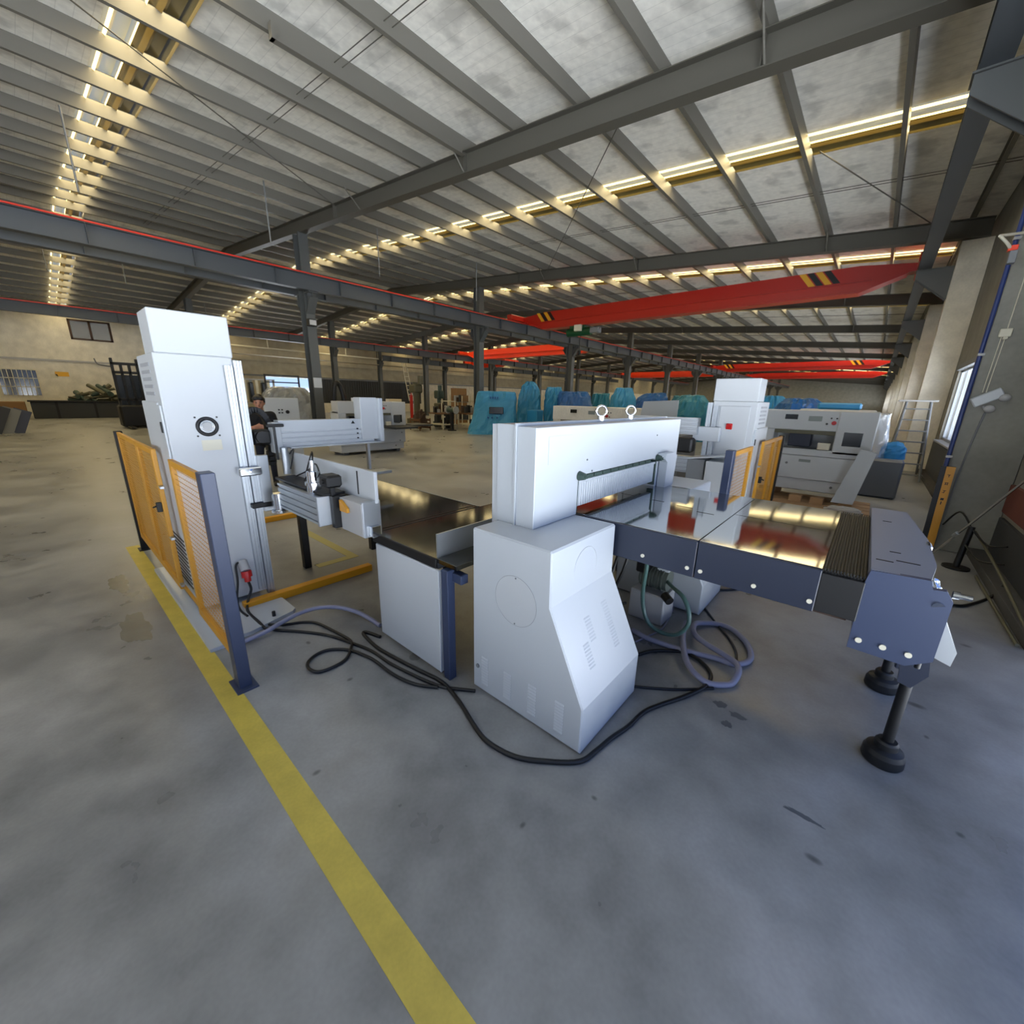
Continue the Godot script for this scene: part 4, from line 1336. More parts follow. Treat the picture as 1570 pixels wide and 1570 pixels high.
func build_second_tower() -> void:
	# same machine on the far side of the cutter, mirrored so that its wide face looks along the hall
	var swap := Transform3D(Basis(v3(0, 0, 1), v3(0, 1, 0), v3(1, 0, 0)), v3(-0.41, 0, -1.55))
	var t := thing("gripper_tower", "white lifting tower with red switch standing beyond the cutter arch", "machine tower", v3(-1.25, 0, -5.6))
	tower(t, swap, false, 2.08)
	bx("arm_cover", v3(-1.66, 1.35, -5.32), v3(-1.36, 1.52, -5.40), M.white_paint, t, 0.005)
	var g := G.new()
	g.extr([Vector2(-1.62, 1.14), Vector2(-1.1, 1.22), Vector2(-1.1, 1.235), Vector2(-1.62, 1.155)], v3(0, 0, -5.1), Vector3.RIGHT, Vector3.UP, v3(0, 0, -0.3))
	obj("chute", g, M.white_paint, t)
	bx("front_box", v3(-1.4, 0.55, -5.1), v3(-1.12, 1.14, -5.4), M.white_panel, t, 0.006)
	bx("side_leg", v3(-1.62, 0.0, -5.12), v3(-1.42, 1.15, -5.4), M.grey_mid, t, 0.006)
	# grooved beams running away from it
	for b in [[1.42, 1.62], [0.95, 1.15]]:
		g = G.new()
		var pr := [Vector2(-5.25, b[0])]
		for q in 4:
			var y: float = b[0] + 0.01 + q * 0.05
			pr.append_array([Vector2(-5.25, y), Vector2(-5.262, y + 0.004), Vector2(-5.262, y + 0.02), Vector2(-5.25, y + 0.024)])
		pr.append_array([Vector2(-5.25, b[1]), Vector2(-5.36, b[1]), Vector2(-5.36, b[0])])
		g.extr(pr, v3(-2.45, 0, 0), Vector3.BACK, Vector3.UP, v3(0.85, 0, 0))
		obj("arm_profile", g, M.aluminium, t)
	g = G.new()
	g.box(v3(-1.9, 1.2, -5.2), v3(-1.62, 1.38, -5.35), 0.02)
	g.cyl(v3(-2.1, 1.24, -5.25), v3(-1.9, 1.24, -5.25), 0.05, 12)
	obj("motor", g, M.black, t)
	fence_panels("yellow mesh safety fence with navy post beside the second lifting tower", swap, v3(-1.0, 0, -5.0), -5.5)
	# pale strip between the panels is the tower's own outer door

# ---- hoses and cables on the floor ----
func cable(called: String, label: String, pts: Array, r: float, m: Material, cat := "cable") -> void:
	var g := G.new()
	g.tube(pts, r, 8, 5)
	var c := Vector3.ZERO
	for p in pts:
		c += p
	c /= pts.size()
	c.y = 0.0
	solo(called, g, m, label, cat, c)

func flat(xz: Array, y: float) -> Array:
	var out := []
	for i in range(0, xz.size(), 2):
		out.append(v3(xz[i], y, xz[i + 1]))
	return out

func build_cables() -> void:
	cable("floor_cable", "black cable running from the gripper tower to under the white pedestal", flat([-3.3, -0.87, -3.19, -0.94, -3.04, -1.05, -2.85, -1.16, -2.63, -1.23, -2.43, -1.28, -2.22, -1.29, -2.02, -1.32, -1.87, -1.35, -1.74, -1.39, -1.57, -1.5], 0.012), 0.011, M.cable)
	cable("floor_cable", "black cable lying in a loose loop beside the low white side panel", flat([-3.39, -0.88, -3.26, -0.98, -3.18, -1.11, -3.08, -1.18, -2.85, -1.22, -2.66, -1.24, -2.57, -1.20, -2.47, -1.11, -2.45, -1.01, -2.47, -0.92, -2.54, -0.89, -2.62, -0.91, -2.67, -0.99, -2.66, -1.08, -2.56, -1.17, -2.40, -1.22, -2.29, -1.235, -2.08, -1.24, -1.90, -1.28, -1.77, -1.36], 0.013), 0.011, M.cable)
	cable("floor_cable", "long black cable sweeping round the foot of the white pedestal", flat([-2.54, -1.42, -2.68, -1.38, -2.65, -1.35, -2.43, -1.33, -2.22, -1.35, -2.0, -1.38, -1.79, -1.41, -1.58, -1.37, -1.34, -1.29, -1.22, -1.27, -1.06, -1.30, -0.92, -1.39, -0.80, -1.50, -0.77, -1.62, -0.75, -1.75, -0.72, -1.88, -0.70, -2.05, -0.65, -2.18, -0.58, -2.32, -0.53, -2.44, -0.50, -2.53, -0.49, -2.63, -0.51, -2.71, -0.58, -2.79, -0.70, -2.84, -0.79, -2.80, -0.91, -2.69, -0.97, -2.57], 0.013), 0.013, M.cable)
	cable("floor_cable", "straight black cable crossing the floor beside the white pedestal", flat([-0.86, -2.22, -0.64, -2.38, -0.45, -2.57], 0.009), 0.009, M.cable)
	var lift := flat([-3.20, -0.66, -3.19, -0.83, -3.22, -0.97, -3.24, -1.11, -3.22, -1.24, -3.13, -1.36, -2.99, -1.44, -2.85, -1.48, -2.67, -1.5], 0.022)
	for i in lift.size():
		lift[i].y += 0.05 * sin(PI * i / (lift.size() - 1.0))
	cable("floor_hose", "grey hose curving across the floor from fence to low white panel", lift, 0.018, M.hose_grey, "hose")
	var coil := flat([-1.14, -2.84, -1.02, -2.81, -0.86, -2.82, -0.70, -2.85, -0.55, -2.90, -0.42, -2.92, -0.35, -3.01, -0.35, -3.13, -0.42, -3.29, -0.54, -3.41, -0.65, -3.42, -0.75, -3.35, -0.78, -3.21, -0.74, -3.07, -0.64, -2.99, -0.49, -2.93, -0.40, -2.88, -0.36, -2.79, -0.37, -2.69, -0.42, -2.62, -0.50, -2.58, -0.60, -2.62, -0.68, -2.71, -0.76, -2.88, -0.80, -3.0, -0.83, -3.15], 0.022)
	for i in coil.size():
		if i >= 12 and i <= 17:
			coil[i].y = 0.06
		elif i > 20:
			coil[i].y = 0.022 + 0.012 * (i - 20)
	cable("floor_hose", "grey ribbed hose lying in two loops under the front table", coil, 0.021, M.hose_grey, "hose")
	cable("floor_cable", "thin grey cable on the floor beneath the vacuum pump", flat([-1.06, -2.72, -1.01, -2.90, -0.98, -3.07, -1.01, -3.30, -1.06, -3.58, -1.07, -3.89, -1.04, -4.14], 0.008), 0.007, M.hose_grey)
	cable("floor_cable", "black cable hanging over the floor behind the grey hose loops", flat([-1.16, -4.23, -1.03, -3.97, -0.87, -3.72, -0.69, -3.47, -0.55, -3.30, -0.45, -3.13, -0.41, -2.98], 0.009), 0.009, M.cable)
	cable("floor_cable", "short black arc of cable far under the front table", flat([-1.11, -4.22, -0.99, -4.15, -0.85, -4.15, -0.74, -4.25, -0.6, -4.5], 0.011), 0.011, M.cable)
	cable("floor_cable", "black cable leading from the end box to the wall", [v3(0.38, 0.8, -2.9), v3(0.46, 0.4, -3.6), v3(0.62, 0.02, -4.6), v3(0.84, 0.014, -5.26), v3(0.99, 0.014, -5.43), v3(1.2, 0.014, -5.85), v3(1.3, 0.12, -6.05)], 0.014, M.cable)
	# vacuum pump with its green hose
	var t := thing("vacuum_pump", "small grey vacuum pump with a green looped hose under the front table", "pump", v3(-1.15, 0, -3.3))
	var g := G.new()
	g.cyl(v3(-1.25, 0.37, -3.2), v3(-1.02, 0.37, -3.2), 0.09, 18)
	for q in 8:
		g.cyl(v3(-1.24 + q * 0.025, 0.37, -3.2), v3(-1.23 + q * 0.025, 0.37, -3.2), 0.1, 18)
	obj("motor", g, M.pump_grey, t)
	bx("stand", v3(-1.3, 0.0, -3.32), v3(-1.0, 0.26, -3.08), M.grey_light, t, 0.01)
	bx("terminal_box", v3(-1.12, 0.45, -3.26), v3(-1.02, 0.53, -3.16), M.white_paint, t, 0.006)
	g = G.new()
	g.cyl(v3(-1.0, 0.3, -3.06), v3(-0.94, 0.28, -3.02), 0.035, 14)
	g.box(v3(-1.27, 0.42, -3.08), v3(-1.17, 0.58, -3.2), 0.01)
	obj("valve", g, M.black, t)
	g = G.new()
	g.tube([v3(-1.11, 0.8, -2.9), v3(-1.11, 0.56, -2.9), v3(-1.117, 0.357, -2.9), v3(-1.093, 0.199, -2.9), v3(-1.032, 0.093, -2.9), v3(-0.923, 0.062, -2.9), v3(-0.815, 0.096, -2.9), v3(-0.753, 0.197, -2.91), v3(-0.767, 0.3, -2.93), v3(-0.831, 0.384, -2.96), v3(-0.94, 0.393, -3.05), v3(-1.02, 0.38, -3.15)], 0.016, 10)
	obj("green_hose", g, M.hose_green, t)
	for q in [[v3(-1.3, 0.84, -2.9), v3(-1.28, 0.6, -2.7), v3(-1.3, 0.3, -2.6), v3(-1.25, 0.2, -2.9)], [v3(-1.2, 0.84, -2.8), v3(-1.22, 0.55, -2.72), v3(-1.35, 0.2, -2.7)], [v3(-1.24, 0.84, -3.1), v3(-1.2, 0.65, -3.0), v3(-1.22, 0.5, -3.1)]]:
		g = G.new()
		g.tube(q, 0.012, 8)
		obj("power_lead", g, M.cable, t)

# ---- other cutters; local frame: x from left to right seen from the front, z to the front ----
func small_cutter(label: String, at: Vector3, turn: float, w: float, col: Material, h := 1.58) -> Node3D:
	var t := thing("paper_cutter", label, "paper cutter", at)
	var xf := Transform3D(Basis(Vector3.UP, turn), at)
	var a := func(called: String, lo: Vector3, hi: Vector3, m: Material, p: Node3D, bev: float) -> MeshInstance3D:
		var g := G.new()
		g.xf = xf
		g.box(lo, hi, bev)
		return obj(called, g, m, p)
	a.call("base", v3(0.02, 0.08, -0.85), v3(w - 0.1, 0.72, -0.02), col, t, 0.012)
	a.call("apron", v3(0, 0.30, -0.05), v3(w - 0.06, 0.74, 0.03), col, t, 0.012)
	a.call("apron_step", v3(0, 0.74, -0.4), v3(w - 0.06, 0.86, 0.05), col, t, 0.012)
	var br: MeshInstance3D = a.call("bridge", v3(0, h - 0.36, -0.4), v3(w - 0.5, h, 0.02), col, t, 0.012)
	a.call("left_column", v3(0, 0.8, -0.5), v3(0.25, h - 0.3, 0.0), col, t, 0.012)
	var rc: MeshInstance3D = a.call("right_column", v3(w - 0.56, 0.8, -0.5), v3(w - 0.02, h, 0.05), col, t, 0.015)
	a.call("inspection_window", v3(w - 0.44, 0.96, 0.045), v3(w - 0.18, 1.2, 0.056), M.screen_dark, rc, 0.003)
	a.call("knife_guard", v3(0.25, h - 0.43, -0.12), v3(w - 0.56, h - 0.36, 0.0), M.olive, t, 0.004)
	a.call("opening_back", v3(0.25, 0.85, -0.5), v3(w - 0.56, h - 0.36, -0.46), col, t, 0.004)
	a.call("cutter_table", v3(0.25, 0.82, -0.46), v3(w - 0.56, 0.87, -0.02), M.steel_plate, t, 0.003)
	a.call("clamp", v3(0.5, 0.9, -0.3), v3(0.85, 1.16, -0.02), M.navy, t, 0.01)
	a.call("socket_box", v3(w - 0.78, 0.87, -0.02), v3(w - 0.6, 0.99, 0.06), M.pipe_white, t, 0.006)
	a.call("display", v3(w * 0.22, h - 0.17, 0.02), v3(w * 0.22 + 0.2, h - 0.08, 0.026), M.screen_dark, br, 0.002)
	a.call("keypad", v3(w * 0.43, h - 0.19, 0.02), v3(w * 0.43 + 0.2, h - 0.1, 0.026), M.screen_grey, br, 0.002)
	for q in [[0.0, 0.03, 0.014], [0.08, 0.03, 0.014], [0.15, 0.03, 0.014], [-0.05, 0.13, 0.018], [0.12, 0.13, 0.014]]:
		var g := G.new()
		g.xf = xf
		g.cyl(v3(w * 0.62 + q[0], h - 0.1 - q[1], 0.02), v3(w * 0.62 + q[0], h - 0.1 - q[1], 0.035), q[2], 10)
		obj("push_button", g, M.black, br)
	var ge := G.new()
	ge.xf = xf
	ge.cyl(v3(w * 0.62 + 0.05, h - 0.21, 0.02), v3(w * 0.62 + 0.05, h - 0.21, 0.05), 0.036, 14)
	obj("emergency_stop", ge, M.red_plastic, br)
	for q in [[0.55, 0.58], [w - 0.45, 0.2], [w - 0.2, 0.62], [w - 0.28, 0.36]]:
		var g := G.new()
		g.xf = xf
		g.cyl(v3(q[0], q[1], 0.02), v3(q[0], q[1], 0.04), 0.022, 10)
		obj("fastener", g, M.grey_mid, t)
	a.call("name_plate", v3(w * 0.42, 0.62, 0.03), v3(w * 0.42 + 0.18, 0.67, 0.034), M.screen_grey, t, 0.001)
	for q in [0.15, w - 0.35]:
		a.call("foot", v3(q, 0.0, -0.75), v3(q + 0.14, 0.085, -0.1), M.grey_mid, t, 0.006)
	return t

func build_other_cutters() -> void:
	# white cutter on blocks by the ladder
	var t := small_cutter("white paper cutter raised on wooden blocks in front of the ladder", v3(-1.66, 0.15, -9.35), 0.0, 1.75, M.white_panel, 1.56)
	var g := G.new()
	g.extr([Vector2(-0.05, 0.95), Vector2(0.12, 0.93), Vector2(0.16, 0.9), Vector2(0.02, 0.02), Vector2(-0.28, 0.02)], v3(-0.02, 0.15, -8.9), Vector3.RIGHT, Vector3.UP, v3(0, 0, -0.04))
	obj("side_flap", g, M.white_paint, t)
	var pallet := thing("pallet", "pale timber platform under the white cutter by the ladder", "pallet", v3(-0.8, 0, -9.3))
	for q in 6:
		bx("board", v3(-1.9, 0.0, -8.35 - q * 0.3), v3(0.25, 0.03, -8.62 - q * 0.3), M.wood, pallet, 0.003)
	for q in [[-1.5, -9.2], [-0.95, -9.2], [-0.62, -9.2], [-0.2, -9.2], [-1.4, -10.0], [-0.3, -10.0]]:
		bx("block", v3(q[0], 0.03, q[1]), v3(q[0] + 0.2, 0.15, q[1] - 0.15), M.wood, pallet, 0.004)
	# wrapped part lying on the boards
	g = G.new()
	crumple(g, v3(-1.55, 0.031, -8.75), v3(0.24, 0.2, 0.14), 3, 0.2)
	solo("wrapped_part", g, M.grey_mid, "small machine part in crumpled clear film on the timber platform", "wrapped part", v3(-1.55, 0.03, -8.75))
	g = G.new()
	crumple(g, v3(-0.1, 0.03, -8.72), v3(0.26, 0.12, 0.12), 4, 0.25)
	solo("wrapped_part", g, M.grey_light, "pale crumpled film bundle at the corner of the timber platform", "wrapped part", v3(-0.1, 0.03, -8.72))
	# cutter in the middle of the hall, facing the windows
	t = small_cutter("white paper cutter standing alone on the open floor behind the gripper arms", v3(-12.0, 0, -5.9), PI / 2, 2.35, M.white_panel, 1.62)
	bx("front_table", v3(-12.0, 0.80, -7.25), v3(-11.1, 0.87, -8.1), M.ribbed_dark, t, 0.006)
	bx("tilted_screen", v3(-12.0, 0.95, -7.85), v3(-11.7, 1.2, -7.75), M.ribbed_dark, t, 0.02)
	bx("side_table", v3(-12.5, 0.82, -8.2), v3(-11.6, 0.88, -9.1), M.ribbed_dark, t, 0.006)
	bx("top_cap", v3(-12.3, 1.62, -6.5), v3(-12.05, 1.72, -6.95), M.white_paint, t, 0.006)
	# row behind the arch
	small_cutter("beige paper cutter with small displays behind the cutter arch", v3(-6.7, 0, -9.4), 0.0, 2.6, M.plaster, 1.64)
	g = G.new()
	g.box(v3(-4.05, 0.0, -9.3), v3(-3.75, 1.79, -9.8), 0.012)
	solo("control_cabinet", g, M.white_paint, "narrow white control cabinet next to the beige cutter", "cabinet", v3(-3.95, 0, -9.55))
	t = thing("side_screen", "white sheet metal screen with slanted edge between arch and second tower", "screen", v3(-3.5, 0, -8.9))
	g = G.new()
	g.extr([Vector2(-3.86, 1.3), Vector2(-3.78, 1.80), Vector2(-3.05, 1.84), Vector2(-3.05, 1.3)], v3(0, 0, -8.6), Vector3.RIGHT, Vector3.UP, v3(0, 0, -0.03))
	obj("sheet", g, M.white_paint, t)
	for x in [-3.8, -3.12]:
		bx("leg", v3(x, 0, -8.63), v3(x + 0.06, 1.4, -8.7), M.white_paint, t, 0.004)
	# dark grey stack beside the second tower
	t = thing("feed_unit", "dark grey feed unit with white top beyond the second tower", "machine", v3(-3.2, 0, -8.0))
	bx("body", v3(-3.3, 0, -7.4), v3(-2.5, 1.25, -8.3), M.grey_mid, t, 0.02)
	bx("cover", v3(-3.2, 1.25, -7.5), v3(-2.6, 1.5, -8.2), M.ribbed_dark, t, 0.03)
	bx("ledge", v3(-3.9, 1.0, -7.4), v3(-3.3, 1.3, -8.3), M.white_paint, t, 0.02)

# ---- covered machines ----
func crumple(g: G, at: Vector3, s: Vector3, sd: int, amp: float) -> void:
	var f := FastNoiseLite.new()
	f.seed = sd
	f.frequency = 1.3
	var seg := 18
	var rows := 9
	var P := []
	for i in rows + 1:
		var row := []
		for k in seg:
			var th := PI * 0.5 * i / rows
			var ph := TAU * k / seg
			var d := v3(sin(th) * cos(ph), cos(th), sin(th) * sin(ph))
			# squarish plan
			var sq := pow(pow(absf(cos(ph)), 4) + pow(absf(sin(ph)), 4), -0.25)
			var rr := sin(th) if i < rows else 1.0
			var p := v3(cos(ph) * sq * pow(rr, 0.6), pow(cos(th), 0.7) if i < rows else 0.0, sin(ph) * sq * pow(rr, 0.6))
			var nz := f.get_noise_3dv(d * 2.2) * amp
			row.append(at + p * s * (1.0 + nz))
		P.append(row)
	skin(g, P, seg)

func skin(g: G, P: Array, seg: int) -> void:
	for i in P.size() - 1:
		for k in seg:
			var m := (k + 1) % seg
			var a: Vector3 = P[i][k]
			var b: Vector3 = P[i][m]
			var c: Vector3 = P[i + 1][m]
			var d: Vector3 = P[i + 1][k]
			var c0: Vector3 = (P[i + 1][0] + P[i + 1][seg / 2]) * 0.5
			c0.y -= 0.5
			var n1 := (b - a).cross(c - a)
			if n1.length() > 1e-9:
				n1 = n1.normalized()
				g.tri(a, b, c, n1 if n1.dot((a + b + c) / 3.0 - c0) > 0 else -n1)
			var n2 := (c - a).cross(d - a)
			if n2.length() > 1e-9:
				n2 = n2.normalized()
				g.tri(a, c, d, n2 if n2.dot((a + c + d) / 3.0 - c0) > 0 else -n2)

# sheet draped over a machine: rows of (height, half width, half depth, x shift), tucked at the floor
func drape(g: G, at: Vector3, prof: Array, sd: int, amp: float, turn := 0.0) -> void:
	var f := FastNoiseLite.new()
	f.seed = sd
	f.frequency = 0.9
	var seg := 56
	var P := []
	var top: Array = prof[prof.size() - 1]
	var list := prof.duplicate()
	var fine := []
	for i in list.size() - 1:
		for q in 5:
			var row2 := []
			for e in 4:
				row2.append(lerpf(list[i][e], list[i + 1][e], q / 5.0))
			fine.append(row2)
	fine.append(top)
	list = fine
	list.append([top[0] + 0.02, top[1] * 0.5, top[2] * 0.5, top[3]])
	list.append([top[0] + 0.03, 0.001, 0.001, top[3]])
	list.reverse()
	for r in list.size():
		var e: Array = list[r]
		var row := []
		for k in seg:
			var ph := TAU * k / seg
			var sq := pow(pow(absf(cos(ph)), 6) + pow(absf(sin(ph)), 6), -1.0 / 6.0)
			var fold := f.get_noise_3d(cos(ph) * 3.0, e[0] * 0.9, sin(ph) * 3.0) * amp + f.get_noise_3d(cos(ph) * 8.0, e[0] * 2.2, sin(ph) * 8.0) * amp * 0.6
			var x: float = cos(ph) * sq * (e[1] + fold * minf(1.0, e[1] * 4.0)) + e[3]
			var z: float = sin(ph) * sq * (e[2] + fold * minf(1.0, e[2] * 4.0))
			row.append(at + v3(x, e[0] + (fold * 0.6 if r > 0 and e[0] > 0.05 else 0.0), z).rotated(Vector3.UP, turn))
		P.append(row)
	skin(g, P, seg)

func build_covered() -> void:
	# the nearest one, a blue sheeted control stand with a dark screen showing
	var g := G.new()
	var at := v3(-15.1, 0, -15.95)
	drape(g, at, [[0.0, 1.28, 1.0, -0.12], [0.25, 1.24, 0.95, -0.1], [0.9, 1.12, 0.82, -0.02], [1.6, 1.04, 0.7, 0.05], [2.05, 0.98, 0.62, 0.08], [2.12, 0.92, 0.56, 0.08]], 41, 0.06, 0.7)
	var t := thing("covered_machine", "bright blue sheeted machine with a dark screen showing, first of its row", "covered machine", at)
	obj("sheet", g, M.tarp_blue, t)
	g = G.new()
	var d := v3(sin(0.7), 0, cos(0.7))
	g.xf = Transform3D(Basis(Vector3.UP, atan2(d.x, d.z)), at + d * 0.86 + v3(0, 1.2, 0))
	g.bc(v3(0.1, 0, 0), v3(0.72, 0.34, 0.06), 0.02)
	obj("screen", g, M.screen_dark, t)
	for q in [-0.3, -0.1, 0.15]:
		g = G.new()
		g.xf = Transform3D(Basis(Vector3.UP, atan2(d.x, d.z)), at + d * 0.95 + v3(0, 0.85, 0))
		g.cyl(v3(q, 0, -0.05), v3(q, 0, 0.02), 0.05, 10)
		obj("knob", g, M.tarp_deep, t)
	g = G.new()
	g.xf = Transform3D(Basis(Vector3.UP, atan2(d.x, d.z)), at + d * 0.7 + v3(0.0, 1.82, 0))
	for q in 4:
		g.bc(v3(-0.2 + q * 0.12, 0, 0.03), v3(0.08, 0.1, 0.02), 0.0)
	obj("lettering", g, M.tarp_deep, t)
	var list := [
		["domed bright blue sheeted machine right behind the screen one", v3(-15.6, 0, -19.4), [[0, 0.7, 0.7, 0], [1.2, 0.66, 0.66, 0], [2.0, 0.62, 0.6, 0], [2.5, 0.45, 0.42, 0], [2.75, 0.2, 0.2, 0]], "tarp_blue"],
		["tall blunt blue sheeted machine next to the domed one", v3(-14.4, 0, -20.2), [[0, 0.55, 0.55, 0], [1.2, 0.52, 0.52, 0], [2.0, 0.5, 0.48, 0], [2.45, 0.36, 0.34, 0]], "tarp_blue"],
		["wide deep blue machine under shiny stretched plastic", v3(-12.5, 0, -19.5), [[0, 0.95, 0.7, 0], [1.2, 0.92, 0.66, 0], [1.95, 0.85, 0.5, -0.05], [2.2, 0.7, 0.32, -0.1]], "tarp_deep"],
		["small teal sheeted machine beside the shiny deep blue one", v3(-12.0, 0, -21.4), [[0, 0.5, 0.55, 0], [1.2, 0.48, 0.5, 0], [2.15, 0.42, 0.4, 0]], "tarp_teal"],
		["bright blue peaked cover towering over the beige cutter", v3(-12.0, 0, -24.2), [[0, 0.8, 0.7, 0], [1.3, 0.78, 0.66, 0], [2.1, 0.62, 0.52, 0], [2.55, 0.42, 0.3, 0]], "tarp_blue"],
		["deep blue twin humped cover beyond the peaked cover", v3(-11.0, 0, -26.2), [[0, 1.05, 0.8, 0], [1.4, 1.0, 0.75, 0], [2.0, 0.85, 0.6, 0.05], [2.3, 0.5, 0.4, 0.15]], "tarp_deep"],
		["rounded teal cover beyond the slanted white screen", v3(-9.6, 0, -27.5), [[0, 0.6, 0.8, 0], [1.2, 0.58, 0.7, 0], [1.8, 0.5, 0.6, 0], [2.15, 0.3, 0.4, 0]], "tarp_teal"],
		["big teal cover left of the second white tower", v3(-6.8, 0, -20.9), [[0, 0.85, 0.8, 0], [1.2, 0.8, 0.75, 0], [1.8, 0.65, 0.6, 0], [2.1, 0.4, 0.4, 0]], "tarp_teal"],
		["blue cover right of the second white tower", v3(-4.2, 0, -25.6), [[0, 0.75, 0.8, 0], [1.3, 0.7, 0.7, 0], [1.95, 0.55, 0.5, 0], [2.2, 0.3, 0.3, 0]], "tarp_blue"],
		["long deep blue cover behind the white cutter on blocks", v3(-2.6, 0, -22.5), [[0, 0.9, 0.8, 0], [1.3, 0.88, 0.75, 0], [1.85, 0.75, 0.6, 0], [2.05, 0.5, 0.4, 0]], "tarp_deep"],
	]
	var sd := 60
	for e in list:
		g = G.new()
		drape(g, e[1], e[2], sd, 0.12, 0.65)
		sd += 1
		solo("covered_machine", g, M[e[3]], e[0], "covered machine", e[1])
	# light blue boxed unit in the row, small blue cartons
	g = G.new()
	g.box(v3(-14.0, 0, -17.2), v3(-13.3, 1.25, -17.8), 0.05)
	solo("blue_box", g, M.tarp_blue, "plain light blue box in front of the domed cover", "box", v3(-13.6, 0, -17.5))
	g = G.new()
	g.box(v3(-11.7, 0, -16.9), v3(-11.1, 1.3, -17.5), 0.04)
	solo("blue_box", g, M.tarp_teal, "teal box next to the shiny deep blue plastic", "box", v3(-11.4, 0, -17.2))
	# machine in clear film right behind the white cutter
	t = thing("film_machine", "white machine wrapped in clear film behind the cutter on blocks", "machine", v3(-0.4, 0, -11.5))
	bx("body", v3(-1.3, 0.0, -11.2), v3(0.02, 1.72, -12.2), M.white_panel, t, 0.03)
	bx("lower_box", v3(-0.3, 0.0, -11.0), v3(0.62, 0.78, -12.0), M.grey_mid, t, 0.04)
	g = G.new()
	drape(g, v3(-0.3, 0.75, -11.6), [[0, 0.6, 0.55, 0], [0.4, 0.58, 0.5, 0], [0.9, 0.52, 0.45, 0]], 91, 0.05)
	obj("film_cover", g, M.film, t)
	g = G.new()
	g.box(v3(-1.0, 1.72, -11.4), v3(-0.25, 1.86, -12.0), 0.03)
	obj("blue_lid", g, M.tarp_blue, t)
	g = G.new()
	crumple(g, v3(0.42, 0.78, -11.5), v3(0.2, 0.32, 0.2), 8, 0.15)
	obj("blue_bag", g, M.tarp_blue, t)

